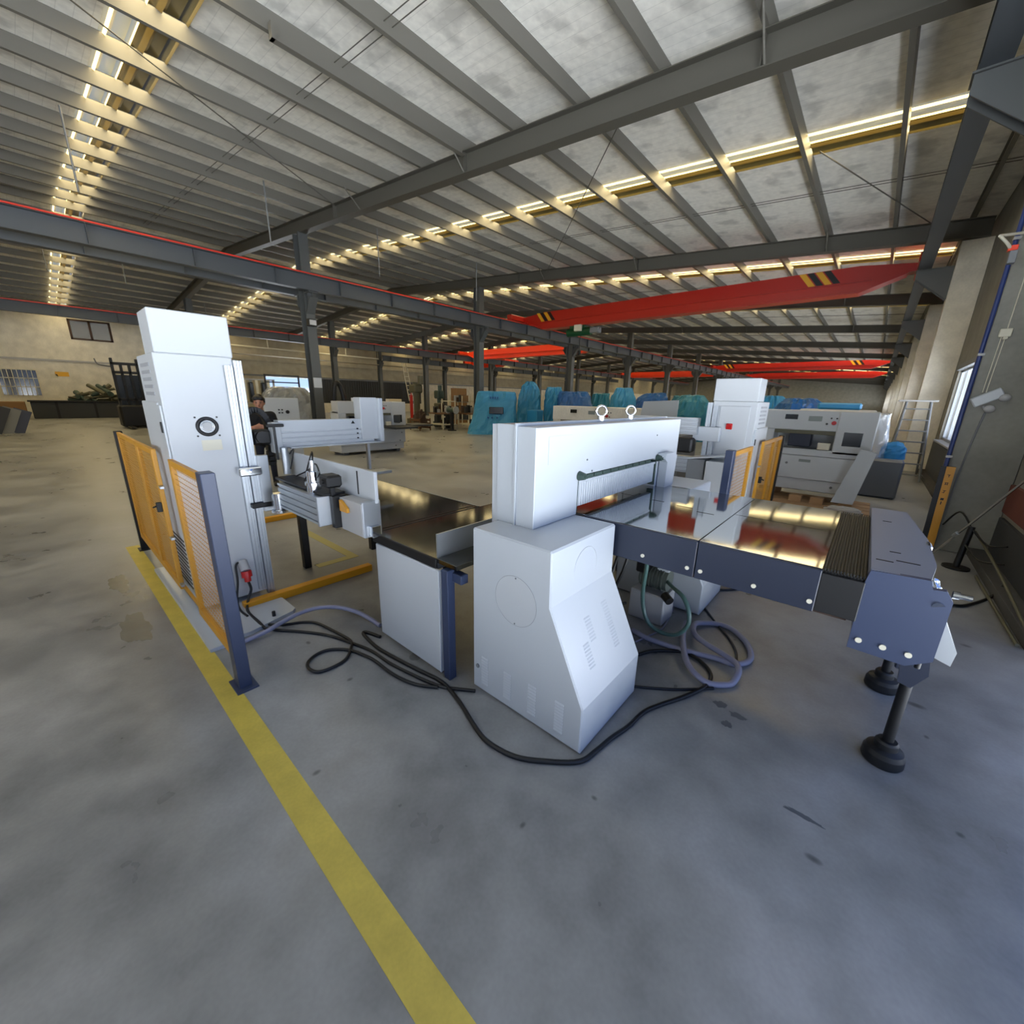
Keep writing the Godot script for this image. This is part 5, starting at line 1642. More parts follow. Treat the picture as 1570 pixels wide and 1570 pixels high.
# ---- right side ----
func build_right_side() -> void:
	runway(0.25, "dark crane runway beam along the windowed wall", 12, false, 1.0)
	var c := thing("conduit", "blue conduit pipe running up the corner of the grey column", "pipe", v3(0.8, 0.1, -7.48))
	var g := G.new()
	g.cyl(v3(0.795, 0.4, -7.475), v3(0.795, 5.3, -7.475), 0.022, 12)
	obj("pipe", g, M.pipe_blue, c)
	for y in [1.2, 2.4, 3.6]:
		bx("clip", v3(0.77, y, -7.5), v3(0.83, y + 0.03, -7.44), M.grey_light, c)
	# emergency light: white box with two lamp heads, hanging askew
	var e := thing("emergency_light", "white emergency light box with two lamp heads hung askew on the grey column", "lamp", v3(0.9, 1.9, -7.45))
	g = G.new()
	g.xf = Transform3D(Basis(Vector3.BACK, 0.55), v3(0.96, 1.93, -7.46))
	g.bc(V, v3(0.26, 0.115, 0.06), 0.01)
	obj("housing", g, M.white_paint, e)
	for p in [v3(1.095, 1.93, -7.44), v3(1.0, 1.80, -7.44)]:
		g = G.new()
		g.ball(p, v3(0.05, 0.045, 0.05))
		g.cyl(p - v3(0.02, 0.03, 0.02), p - v3(0.05, -0.03, 0.02), 0.012, 8)
		obj("lamp_head", g, M.grey_light, e)
	g = G.new()
	g.tube([v3(0.985, 1.78, -7.48), v3(0.96, 1.5, -7.49), v3(0.93, 1.0, -7.49), v3(0.92, 0.3, -7.49), v3(0.91, 0.05, -7.48)], 0.009, 8)
	obj("lead", g, M.grey_mid, e)
	for dx in [0.0, 0.03]:
		g = G.new()
		g.tube([v3(0.91 + dx, 1.99, -7.49), v3(0.915 + dx, 2.3, -7.49), v3(0.92 + dx, 2.6, -7.49)], 0.005, 6)
		obj("lead", g, M.pipe_white, e)
	var s := thing("wall_socket", "white double socket high on the grey column above the emergency light", "socket", v3(0.94, 2.65, -7.48))
	bx("plate", v3(0.89, 2.60, -7.5), v3(0.99, 2.69, -7.47), M.pipe_white, s, 0.006)
	bx("plug_adapter", v3(0.93, 2.57, -7.5), v3(0.97, 2.6, -7.46), M.pipe_white, s, 0.006)
	g = G.new()
	g.tube([v3(0.945, 2.69, -7.49), v3(0.95, 3.2, -7.49), v3(0.96, 4.2, -7.49)], 0.006, 6)
	obj("lead", g, M.pipe_white, s)
	# yellow and black marked board leaning on the column, with handwriting
	var b := thing("marked_board", "narrow yellow and black board with brush lettering leaning on the column", "board", v3(0.82, 0, -7.2))
	g = G.new()
	g.extr([Vector2(0.77, 0.0), Vector2(0.9, 0.0), Vector2(0.875, 1.1), Vector2(0.745, 1.1)], v3(0, 0, -7.36), Vector3.RIGHT, Vector3.UP, v3(0, 0, -0.02))
	obj("backing", g, M.black, b)
	g = G.new()
	g.extr([Vector2(0.825, 0.0), Vector2(0.9, 0.0), Vector2(0.875, 1.1), Vector2(0.795, 1.1)], v3(0, 0, -7.345), Vector3.RIGHT, Vector3.UP, v3(0, 0, -0.015))
	var yl := obj("yellow_strip", g, M.fence_yellow, b)
	# strokes of the brushed characters
	g = G.new()
	for q in [[0.835, 1.0, 0.03, 0.006], [0.838, 0.985, 0.006, 0.03], [0.835, 0.90, 0.034, 0.007], [0.836, 0.88, 0.028, 0.006], [0.828, 0.885, 0.006, 0.03], [0.846, 0.885, 0.006, 0.03], [0.838, 0.80, 0.03, 0.006], [0.838, 0.785, 0.006, 0.036], [0.83, 0.775, 0.02, 0.006], [0.84, 0.69, 0.03, 0.03], [0.84, 0.64, 0.01, 0.04]]:
		g.bc(v3(q[0] + 0.0, q[1], -7.344), v3(q[2], q[3], 0.003), 0.0)
	obj("lettering", g, M.black, yl)
	# steel rod leaning against the wall
	var r := thing("steel_rod", "thin bright steel rod leaning across the foot of the grey column", "rod", v3(0.9, 0, -7.0))
	g = G.new()
	g.cyl(v3(0.86, 0.0, -7.1), v3(1.22, 1.24, -6.0), 0.011, 10)
	obj("shaft", g, M.chrome, r)
	g = G.new()
	g.cyl(v3(0.96, 0.37, -6.78), v3(0.975, 0.42, -6.73), 0.02, 10)
	obj("joint", g, M.aluminium, r)
	# stand with cables behind the end box
	var st := thing("cable_stand", "black floor stand with cables at the foot of the grey column", "stand", v3(1.05, 0, -6.6))
	g = G.new()
	g.cyl(v3(1.05, 0.0, -6.75), v3(1.05, 0.02, -6.75), 0.12, 16)
	g.cyl(v3(1.05, 0.02, -6.75), v3(1.08, 0.5, -6.8), 0.03, 10)
	obj("stand_post", g, M.black, st)
	for q in [[v3(1.08, 0.48, -6.8), v3(1.2, 0.36, -6.6), v3(1.3, 0.42, -6.4)], [v3(1.06, 0.3, -6.78), v3(1.16, 0.2, -6.5), v3(1.3, 0.25, -6.3)], [v3(1.08, 0.48, -6.8), v3(0.98, 0.62, -7.0), v3(0.9, 0.4, -7.2)]]:
		g = G.new()
		g.tube(q, 0.01, 6)
		obj("cable", g, M.cable, st)
	# conduits along the wall foot
	for q in [[1.18, 0.02, "pale conduit pipe lying along the kerb"], [1.2, 0.35, "pale sloping conduit pipe on the dark wall foot"]]:
		var p := thing("conduit", q[2], "pipe", v3(q[0], 0, -6))
		g = G.new()
		g.tube([v3(q[0], q[1], -6.5 if q[1] < 0.1 else -7.3), v3(q[0] - 0.005, q[1] * 0.8 + 0.01, -6.0), v3(q[0] + 0.0, q[1] * 0.4 + 0.02, -4.7)], 0.013, 8)
		obj("pipe", g, M.olive, p)
	# step ladder by the wall
	var ld := thing("step_ladder", "grey steel step ladder standing open in front of the window-lit wall column", "ladder", v3(0.8, 0, -14.6))
	for e2 in [[0.44, 0.54], [1.14, 0.98]]:
		g = G.new()
		g.cyl(v3(e2[0], 0.0, -14.2), v3(e2[1], 1.95, -14.6), 0.028, 8)
		obj("stile", g, M.grey_mid, ld)
		g = G.new()
		g.cyl(v3(e2[0], 0.0, -15.4), v3(e2[1], 1.95, -14.7), 0.024, 8)
		obj("rear_leg", g, M.grey_mid, ld)
	for q in 7:
		var f := (q + 0.6) / 7.3
		g = G.new()
		g.box(v3(lerpf(0.44, 0.54, f), 1.95 * f - 0.015, -14.16 - 0.4 * f), v3(lerpf(1.14, 0.98, f), 1.95 * f + 0.015, -14.26 - 0.4 * f), 0.003)
		obj("tread", g, M.grey_mid, ld)
	bx("top_step", v3(0.38, 1.94, -14.5), v3(1.1, 1.98, -14.8), M.grey_light, ld)
	# lamp bracket arms high on the column
	var br := thing("bracket_lamp", "white tube bracket with a lamp fitting high beside the grey column", "lamp bracket", v3(0.9, 3.4, -7.4))
	g = G.new()
	g.tube([v3(0.62, 3.55, -7.0), v3(0.85, 3.62, -7.3), v3(1.1, 3.68, -7.42)], 0.014, 8)
	g.tube([v3(0.62, 3.55, -7.0), v3(0.72, 3.46, -7.1), v3(0.8, 3.36, -7.3)], 0.014, 8)
	obj("bracket_tube", g, M.pipe_white, br)
	bx("ballast_box", v3(0.74, 3.3, -7.2), v3(0.8, 3.45, -7.12), M.grey_mid, br)
	bx("red_tag", v3(0.72, 3.42, -7.18), v3(0.79, 3.47, -7.11), M.crane_orange, br)

# ---- far left ----
func build_left_side() -> void:
	runway(-16.28, "long dark runway beam with a red conductor line over the middle columns", 12, true, 1.0)
	runway(-17.52, "second runway beam on the far brackets of the middle columns", 12, false, -1.0)
	runway(-40.8, "short runway beam beside the high walkway rail", 8, false, 1.0, 2)
	runway(-32.78, "runway beam with red conductor line in front of the far cladded wall", 10, true, 1.0)
	# notice and lamp on the first middle column
	var nt := thing("paper_notice", "white paper notice taped to the dark steel column", "notice", v3(-16.67, 2.2, -7.5))
	bx("sheet", v3(-16.674, 2.05, -7.66), v3(-16.668, 2.42, -7.34), M.white_paint, nt, 0.0)
	var lp := thing("column_lamp", "small floodlight fixed under the bracket of the dark steel column", "lamp", v3(-16.6, 4.3, -7.4))
	bx("housing", v3(-16.66, 4.25, -7.6), v3(-16.45, 4.5, -7.3), M.black, lp, 0.01)
	bx("glass", v3(-16.452, 4.29, -7.57), v3(-16.44, 4.46, -7.33), M.grey_light, lp, 0.0)
	# pallet stacker
	var st := thing("pallet_stacker", "black pallet stacker parked beyond the yellow fence", "stacker", v3(-27.6, 0, -3.2))
	for z in [-2.75, -3.05, -3.35, -3.65]:
		bx("mast_rail", v3(-27.55, 0.1, z), v3(-27.75, 3.0 if absf(z + 3.2) < 0.2 else 3.25, z - 0.1), M.black, st, 0.01)
	for y in [1.3, 2.55, 2.95]:
		bx("cross_bar", v3(-27.55, y, -2.75), v3(-27.7, y + 0.12, -3.75), M.black, st, 0.01)
	bx("guard", v3(-27.68, 0.9, -2.85), v3(-27.7, 2.5, -3.65), M.screen_dark, st, 0.0)
	bx("body", v3(-27.4, 0.05, -2.7), v3(-28.4, 1.1, -3.85), M.black, st, 0.08)
	for z in [-2.85, -3.55]:
		bx("fork", v3(-26.2, 0.05, z), v3(-27.5, 0.13, z - 0.2), M.black, st, 0.01)
	# scrap heap bench by the wall
	var b := thing("scrap_bench", "long dark bench heaped with olive scrap in front of the white wall", "bench", v3(-39, 0, -2.5))
	bx("body", v3(-38.5, 0.0, 0.1), v3(-39.6, 1.0, -5.3), M.ribbed_dark, b, 0.03)
	for z in [-0.9, -2.6, -4.1]:
		bx("panel_post", v3(-38.46, 0, z), v3(-38.5, 1.02, z - 0.12), M.black, b, 0.0)
	bx("top", v3(-38.4, 1.0, 0.2), v3(-39.7, 1.08, -5.4), M.black, b, 0.01)
	var rnd := RandomNumberGenerator.new()
	rnd.seed = 12
	for q in 30:
		var g := G.new()
		var z := -1.9 - 3.3 * rnd.randf()
		var y := 1.1 + 0.95 * rnd.randf() * (1.0 - absf(z + 3.4) / 2.2)
		var a := v3(rnd.randf_range(-0.3, 0.3), 0, rnd.randf_range(-0.7, 0.7))
		g.xf = Transform3D(Basis(Vector3.UP, rnd.randf() * 3.0) * Basis(Vector3.BACK, rnd.randf_range(-0.5, 0.5)), v3(-39.0, y, z))
		g.cyl(-a - v3(0.3, 0.05, 0), a + v3(0.3, 0.05, 0), rnd.randf_range(0.06, 0.17), 7)
		obj("scrap_bar", g, M.olive if q % 3 > 0 else M.dark_green, b)
	bx("wood_crate", v3(-38.6, 0, 1.6), v3(-39.6, 1.0, 0.3), M.cardboard, thing("wooden_crate", "brown wooden crate under the barred window", "crate", v3(-39.1, 0, 1.0)), 0.02)
	var nb := thing("wall_notice", "yellow and white safety notice on the white wall", "notice", v3(WEST, 2.8, -2.0))
	bx("sheet", v3(WEST, 2.62, -1.4), v3(WEST + 0.02, 2.92, -2.05), M.hazard_yellow, nb, 0.0)
	bx("sheet", v3(WEST, 2.5, -1.15), v3(WEST + 0.02, 2.75, -1.5), M.pipe_white, nb, 0.0)
	# pipe and cable on the white wall
	var wp := thing("wall_pipe", "thin grey pipe dropping from the wall course behind the stacker", "pipe", v3(WEST + 0.05, 3, -4.5))
	var g2 := G.new()
	g2.tube([v3(WEST + 0.06, 3.95, -3.5), v3(WEST + 0.06, 3.6, -3.6), v3(WEST + 0.06, 3.5, -3.9), v3(WEST + 0.06, 3.45, -4.4)], 0.04, 6)
	obj("bend", g2, M.grey_mid, wp)
	# small items by the bench: red bin and white cans
	g2 = G.new()
	g2.cyl(v3(-37.2, 0.0, -4.9), v3(-37.2, 0.75, -4.9), 0.45, 16)
	solo("drum", g2, M.iron_brown, "round brown drum at the end of the scrap bench", "drum", v3(-37.2, 0, -4.9))
	for q in 3:
		g2 = G.new()
		g2.cyl(v3(-36.0, 0, -5.4 - q * 0.42), v3(-36.0, 0.55, -5.4 - q * 0.42), 0.17, 12)
		g2.cyl(v3(-36.0, 0.55, -5.4 - q * 0.42), v3(-36.0, 0.62, -5.4 - q * 0.42), 0.06, 8)
		solo("can", g2, M.tarp_teal if q == 1 else M.white_panel, ["white can closest to the brown drum", "teal can between two white cans", "white can closest to the black stacker"][q], "can", v3(-36.0, 0, -5.4 - q * 0.42))
	# stacked sheets leaning at the far left
	var sh := thing("sheet_stack", "leaning stack of dark and pale sheets at the end of the open floor", "sheets", v3(-26.0, 0, 1.6))
	for q in 7:
		var g := G.new()
		g.xf = Transform3D(Basis(Vector3.RIGHT, -0.4) * Basis(Vector3.BACK, 0.3), v3(-25.6 - q * 0.12, 0.02, 2.5 - q * 0.3))
		g.box(v3(-0.02, 0, -0.25), v3(0.02, 1.5 - q * 0.08, 0.25), 0.0)
		obj("sheet", g, [M.navy, M.grey_mid, M.navy_blue, M.grey_light, M.navy, M.grey_mid, M.navy_blue][q], sh)
	# rack with rails in the open gate, wrapped pallet, control cabinet, person
	var rk := thing("tube_rack", "rack of hanging white tubes in front of the bright open gate", "rack", v3(-23, 0, -6.8))
	for z in [-5.6, -8.1]:
		bx("upright", v3(-23.0, 0, z), v3(-23.08, 2.45, z - 0.08), M.grey_light, rk)
	for y in [2.4, 1.3]:
		bx("cross_rail", v3(-23.0, y, -5.6), v3(-23.08, y + 0.06, -8.2), M.grey_light, rk)
	for q in 9:
		bx("tube", v3(-22.98, 1.5 - 0.1 * (q % 3), -5.75 - q * 0.26), v3(-23.06, 2.4, -5.87 - q * 0.26), M.pipe_white if q % 2 == 0 else M.screen_grey, rk)
	for q in 4:
		bx("coat", v3(-22.9, 1.35, -5.9 - q * 0.55), v3(-23.15, 2.3, -6.1 - q * 0.55), M.screen_dark, rk, 0.04)
	var wr := thing("wrapped_pallet", "grey film wrapped load with iron frame in front of the open gate", "wrapped load", v3(-19.0, 0, -7.0))
	var g3 := G.new()
	drape(g3, v3(-19.2, 0, -7.3), [[0, 0.75, 0.95, 0], [0.5, 0.74, 0.94, 0], [1.2, 0.7, 0.9, 0], [1.7, 0.6, 0.8, 0], [2.0, 0.4, 0.55, 0]], 71, 0.12)
	obj("load", g3, M.grey_mid, wr)
	g3 = G.new()
	drape(g3, v3(-19.2, 0, -7.3), [[0, 0.84, 1.04, 0], [0.5, 0.8, 1.0, 0], [1.2, 0.76, 0.95, 0], [1.75, 0.66, 0.86, 0], [2.05, 0.45, 0.6, 0]], 72, 0.1)
	obj("film_wrap", g3, M.film, wr)
	for z in [-6.8, -8.2]:
		bx("frame_post", v3(-20.2, 0, z), v3(-20.26, 2.6, z - 0.06), M.ribbed_dark, wr)
	for y in [2.25, 2.55]:
		bx("frame_rail", v3(-20.2, y, -6.8), v3(-20.26, y + 0.05, -8.26), M.ribbed_dark, wr)
	var cb := thing("control_cabinet", "white control cabinet with knobs standing behind the person", "cabinet", v3(-12.8, 0, -4.6))
	bx("body", v3(-12.6, 0.0, -4.15), v3(-13.1, 1.68, -5.05), M.white_panel, cb, 0.012)
	for q in [[-4.5, 1.36, 0.02], [-4.58, 1.36, 0.02], [-4.5, 1.28, 0.02], [-4.58, 1.28, 0.02], [-4.72, 1.3, 0.05]]:
		var g := G.new()
		g.cyl(v3(-12.6, q[1], q[0]), v3(-12.57, q[1], q[0]), q[2], 10)
		obj("knob", g, M.black, cb)
	# forklift mast behind the column, built as a black tube loop
	var hr := thing("forklift_mast", "black forklift mast standing beside the column with the notice", "forklift mast", v3(-16.6, 1.2, -8.2))
	g3 = G.new()
	g3.tube([v3(-16.5, 0.85, -8.0), v3(-16.45, 1.8, -8.0), v3(-16.45, 2.25, -8.1), v3(-16.5, 2.1, -8.32), v3(-16.45, 1.5, -8.4), v3(-16.5, 0.85, -8.35)], 0.09, 8)
	obj("hose", g3, M.black, hr)  # this loop stands for the mast
	bx("holder", v3(-16.7, 0.0, -7.85), v3(-16.35, 0.9, -8.5), M.ribbed_dark, hr, 0.03)
	# drill presses, barrels and benches in front of the white band
	var j := thing("drill_press", "tall olive drill press in front of the white wall band", "drill press", v3(-21.2, 0, -15.4))
	bx("base", v3(-21.7, 0.0, -15.0), v3(-20.8, 0.5, -15.9), M.olive, j, 0.03)
	var g4 := G.new()
	g4.cyl(v3(-21.3, 0.5, -15.5), v3(-21.3, 2.6, -15.5), 0.2, 14)
	obj("pillar", g4, M.olive, j)
	g4 = G.new()
	g4.box(v3(-21.0, 2.0, -15.2), v3(-21.7, 2.5, -15.8), 0.08)
	g4.cyl(v3(-21.0, 2.5, -15.6), v3(-21.0, 3.0, -15.6), 0.17, 12)
	obj("head", g4, M.olive, j)
	j = thing("drill_press", "small dark drill press left of the brown cabinet", "drill press", v3(-21.0, 0, -17.0))
	g4 = G.new()
	g4.cyl(v3(-21.0, 0.0, -17.0), v3(-21.0, 2.1, -17.0), 0.13, 12)
	obj("pillar", g4, M.dark_green, j)
	g4 = G.new()
	g4.box(v3(-20.8, 1.7, -16.8), v3(-21.3, 2.2, -17.3), 0.06)
	g4.cyl(v3(-20.9, 2.2, -17.0), v3(-20.9, 2.5, -17.0), 0.13, 10)
	obj("head", g4, M.dark_green, j)
	bx("base", v3(-20.7, 0, -16.7), v3(-21.3, 0.3, -17.3), M.dark_green, j, 0.02)
	var g5 := G.new()
	g5.extr([Vector2(-22.3, 0), Vector2(-22.3, 2.4), Vector2(-21.7, 2.4), Vector2(-21.6, 0.0)], v3(0, 0, -20.0), Vector3.RIGHT, Vector3.UP, v3(0, 0, 0.9))
	solo("tool_cabinet", g5, M.cardboard, "tall brown tool cabinet in front of the white wall band", "cabinet", v3(-22.0, 0, -19.5))
	for q in [[-19.0, -15.6, "cluttered work bench with white frame next to the drill press"], [-18.3, -17.2, "cluttered work bench beside the blue screen machine"]]:
		var wb := thing("work_bench", q[2], "work bench", v3(q[0], 0, q[1]))
		for dx in [-0.6, 0.6]:
			for dz in [-0.45, 0.45]:
				bx("leg", v3(q[0] + dx - 0.03, 0, q[1] + dz - 0.03), v3(q[0] + dx + 0.03, 1.6 if dz < 0 else 0.85, q[1] + dz + 0.03), M.pipe_white, wb)
		bx("top", v3(q[0] - 0.65, 0.85, q[1] - 0.5), v3(q[0] + 0.65, 0.92, q[1] + 0.5), M.wood_dark, wb)
		bx("shelf", v3(q[0] - 0.65, 0.25, q[1] - 0.5), v3(q[0] + 0.65, 0.3, q[1] + 0.5), M.pipe_white, wb)
		bx("back_rail", v3(q[0] - 0.65, 1.55, q[1] - 0.48), v3(q[0] + 0.65, 1.6, q[1] - 0.42), M.pipe_white, wb)
		rnd.seed = int(q[0] * -10)
		for i in 9:
			var p := v3(q[0] + rnd.randf_range(-0.5, 0.5), 0.92 if i < 6 else 0.3, q[1] + rnd.randf_range(-0.35, 0.35))
			var s := v3(rnd.randf_range(0.1, 0.25), rnd.randf_range(0.12, 0.45), rnd.randf_range(0.1, 0.25))
			bx("tool_box", p - v3(s.x / 2, 0, s.z / 2), p + v3(s.x / 2, s.y, s.z / 2), [M.ribbed_dark, M.grey_light, M.iron_brown, M.black][i % 4], wb, 0.02)
	for q in 3:
		var g6 := G.new()
		var px := -20.2 + q * 0.1
		var pz := -13.2 - q * 0.75
		g6.lathe([Vector2(0, 0), Vector2(0.26, 0), Vector2(0.28, 0.3), Vector2(0.28, 0.62), Vector2(0.25, 0.85), Vector2(0, 0.87)], v3(px - 1.2, 0, pz + 1.2), 16)
		solo("barrel", g6, M.iron_brown if q % 2 == 0 else M.ribbed_dark, ["brown metal barrel standing apart on the open floor by the crate", "dark grey metal barrel between two brown barrels", "brown metal barrel right beside the olive drill press"][q], "barrel", v3(px - 1.2, 0, pz + 1.2))
	# more shop machines in the same corner
	var ln := thing("bench_lathe", "dark bench lathe with round chuck between the drill presses", "lathe", v3(-19.9, 0, -16.4))
	bx("bed", v3(-20.5, 0.7, -16.2), v3(-19.2, 0.9, -16.6), M.ribbed_dark, ln, 0.02)
	bx("head", v3(-20.5, 0.9, -16.15), v3(-20.05, 1.45, -16.65), M.olive, ln, 0.05)
	var gl := G.new()
	gl.cyl(v3(-20.05, 1.18, -16.4), v3(-19.9, 1.18, -16.4), 0.2, 16)
	obj("chuck", gl, M.iron_brown, ln)
	for x in [-20.4, -19.35]:
		bx("pedestal", v3(x - 0.15, 0, -16.2), v3(x + 0.15, 0.7, -16.6), M.ribbed_dark, ln, 0.02)
	var gd := thing("pedestal_grinder", "small grinder with two wheels on a black pedestal by the benches", "grinder", v3(-17.7, 0, -15.2))
	gl = G.new()
	gl.cyl(v3(-17.7, 0, -15.2), v3(-17.7, 1.0, -15.2), 0.1, 12)
	gl.cyl(v3(-17.7, 0, -15.2), v3(-17.7, 0.05, -15.2), 0.25, 14)
	obj("pedestal", gl, M.black, gd)
	gl = G.new()
	gl.cyl(v3(-18.0, 1.12, -15.2), v3(-17.4, 1.12, -15.2), 0.13, 14)
	obj("motor", gl, M.dark_green, gd)
	for x in [-18.05, -17.35]:
		gl = G.new()
		gl.cyl(v3(x - 0.03, 1.12, -15.2), v3(x + 0.03, 1.12, -15.2), 0.2, 18)
		obj("wheel", gl, M.grey_light, gd)
	var rk2 := thing("parts_rack", "white framed rack stacked with dark and brown parts near the brown cabinet", "rack", v3(-20.6, 0, -18.4))
	for x in [-21.2, -20.0]:
		for z in [-18.0, -18.7]:
			bx("upright", v3(x, 0, z), v3(x + 0.05, 1.9, z - 0.05), M.pipe_white, rk2)
	for y in [0.4, 0.95, 1.5]:
		bx("shelf", v3(-21.2, y, -18.0), v3(-19.95, y + 0.04, -18.75), M.grey_mid, rk2)
		for q in 5:
			var hh := 0.2 + 0.22 * rnd.randf()
			bx("part_box", v3(-21.1 + q * 0.23, y + 0.04, -18.1), v3(-20.93 + q * 0.23, y + 0.04 + hh, -18.6), [M.iron_brown, M.ribbed_dark, M.cardboard, M.grey_light][(q + int(y * 4)) % 4], rk2, 0.01)
	# crate on the floor in front of the drill press
	var cr := thing("slatted_crate", "small slatted timber crate with iron parts in front of the drill press", "crate", v3(-18.9, 0, -14.0))
	for y in [0.1, 0.3, 0.5]:
		for z in [-13.6, -14.3]:
			bx("slat", v3(-18.5, y, z), v3(-19.4, y + 0.12, z - 0.03), M.wood_dark, cr)
	for p in [[-18.5, -13.6], [-19.36, -13.6], [-18.5, -14.3], [-19.36, -14.3]]:
		bx("corner_post", v3(p[0], 0, p[1]), v3(p[0] - 0.05, 0.66, p[1] - 0.05), M.wood_dark, cr)
	var g7 := G.new()
	crumple(g7, v3(-18.95, 0.25, -13.97), v3(0.36, 0.8, 0.28), 5, 0.3)
	obj("iron_parts", g7, M.iron_brown, cr)
	# desk and boxes under the dark sheeting
	var dk := thing("desk_row", "low row of dark desks below the corrugated sheeting", "desks", v3(-30, 0, -17.5))
	for q in 3:
		bx("desk_top", v3(-30.0, 0.75, -16.2 - q * 1.5), v3(-30.8, 0.8, -17.5 - q * 1.5), M.wood_dark, dk, 0.005)
		bx("desk_side", v3(-30.0, 0, -16.2 - q * 1.5), v3(-30.8, 0.75, -16.26 - q * 1.5), M.ribbed_dark, dk, 0.005)
		bx("desk_side", v3(-30.0, 0, -17.44 - q * 1.5), v3(-30.8, 0.75, -17.5 - q * 1.5), M.ribbed_dark, dk, 0.005)
	var g8 := G.new()
	g8.box(v3(-31.0, 0.0, -19.8), v3(-31.6, 1.55, -21.0), 0.02)
	solo("white_cabinet", g8, M.pipe_white, "cream cabinet at the end of the dark desk row", "cabinet", v3(-31.3, 0, -20.4))
	var g9 := G.new()
	g9.cyl(v3(-29.6, 0.0, -21.0), v3(-29.6, 1.9, -21.0), 0.13, 12)
	g9.cyl(v3(-29.6, 1.9, -21.0), v3(-29.6, 2.2, -21.0), 0.05, 10)
	solo("red_post", g9, M.crane_red, "red upright fire extinguisher beside the olive drill press", "bottle", v3(-29.6, 0.0, -21.0))  # plain red post standing for the extinguisher

# ---- the person: one smooth skin grown round tapered bones ----
func seg_d(p: Vector3, a: Vector3, b: Vector3, ra: float, rb: float) -> float:
	var ab := b - a
	var t := clampf((p - a).dot(ab) / maxf(ab.length_squared(), 1e-9), 0.0, 1.0)
	return (p - a - ab * t).length() - lerpf(ra, rb, t)

func grow(g: G, bones: Array, cell: float, k: float) -> void:
	var cells := {}
	for bn in bones:
		var a: Vector3 = bn[0]
		var b: Vector3 = bn[1]
		var r: float = maxf(bn[2], bn[3]) + k * 0.6 + cell * 2.0
		var lo := (Vector3(minf(a.x, b.x), minf(a.y, b.y), minf(a.z, b.z)) - Vector3.ONE * r) / cell
		var hi := (Vector3(maxf(a.x, b.x), maxf(a.y, b.y), maxf(a.z, b.z)) + Vector3.ONE * r) / cell
		for x in range(int(floor(lo.x)), int(ceil(hi.x)) + 1):
			for y in range(int(floor(lo.y)), int(ceil(hi.y)) + 1):
				for z in range(int(floor(lo.z)), int(ceil(hi.z)) + 1):
					var key := Vector3i(x, y, z)
					var p := Vector3(x, y, z) * cell
					var d := seg_d(p, a, b, bn[2], bn[3])
					if d > r:
						continue
					if cells.has(key):
						var e: float = cells[key]
						var h := clampf(0.5 + 0.5 * (e - d) / k, 0.0, 1.0)
						cells[key] = lerpf(e, d, h) - k * h * (1.0 - h)
					else:
						cells[key] = d
	var vert := {}
	var nrm := {}
	var corner := [Vector3i(0, 0, 0), Vector3i(1, 0, 0), Vector3i(0, 1, 0), Vector3i(1, 1, 0), Vector3i(0, 0, 1), Vector3i(1, 0, 1), Vector3i(0, 1, 1), Vector3i(1, 1, 1)]
	var edges := [[0, 1], [2, 3], [4, 5], [6, 7], [0, 2], [1, 3], [4, 6], [5, 7], [0, 4], [1, 5], [2, 6], [3, 7]]
	for key in cells:
		var d8 := []
		var ok := true
		var neg := 0
		for c in corner:
			if not cells.has(key + c):
				ok = false
				break
			var dv: float = cells[key + c]
			d8.append(dv)
			if dv < 0.0:
				neg += 1
		if not ok or neg == 0 or neg == 8:
			continue
		var s := Vector3.ZERO
		var m := 0
		for e in edges:
			var a1: float = d8[e[0]]
			var b1: float = d8[e[1]]
			if (a1 < 0.0) != (b1 < 0.0):
				s += Vector3(corner[e[0]]).lerp(Vector3(corner[e[1]]), a1 / (a1 - b1))
				m += 1
		vert[key] = (Vector3(key) + s / m) * cell
		nrm[key] = Vector3(d8[1] + d8[3] + d8[5] + d8[7] - d8[0] - d8[2] - d8[4] - d8[6], d8[2] + d8[3] + d8[6] + d8[7] - d8[0] - d8[1] - d8[4] - d8[5], d8[4] + d8[5] + d8[6] + d8[7] - d8[0] - d8[1] - d8[2] - d8[3]).normalized()
	var ax := [[Vector3i(1, 0, 0), Vector3i(0, 1, 0), Vector3i(0, 0, 1)], [Vector3i(0, 1, 0), Vector3i(0, 0, 1), Vector3i(1, 0, 0)], [Vector3i(0, 0, 1), Vector3i(1, 0, 0), Vector3i(0, 1, 0)]]
	for key in vert:
		for a2 in ax:
			var nk: Vector3i = key + a2[0]
			if not cells.has(nk):
				continue
			if (cells[key] < 0.0) == (cells[nk] < 0.0):
				continue
			var q := [key, key - a2[1], key - a2[1] - a2[2], key - a2[2]]
			if vert.has(q[1]) and vert.has(q[2]) and vert.has(q[3]):
				g.t3(vert[q[0]], vert[q[1]], vert[q[2]], nrm[q[0]], nrm[q[1]], nrm[q[2]])
				g.t3(vert[q[0]], vert[q[2]], vert[q[3]], nrm[q[0]], nrm[q[2]], nrm[q[3]])

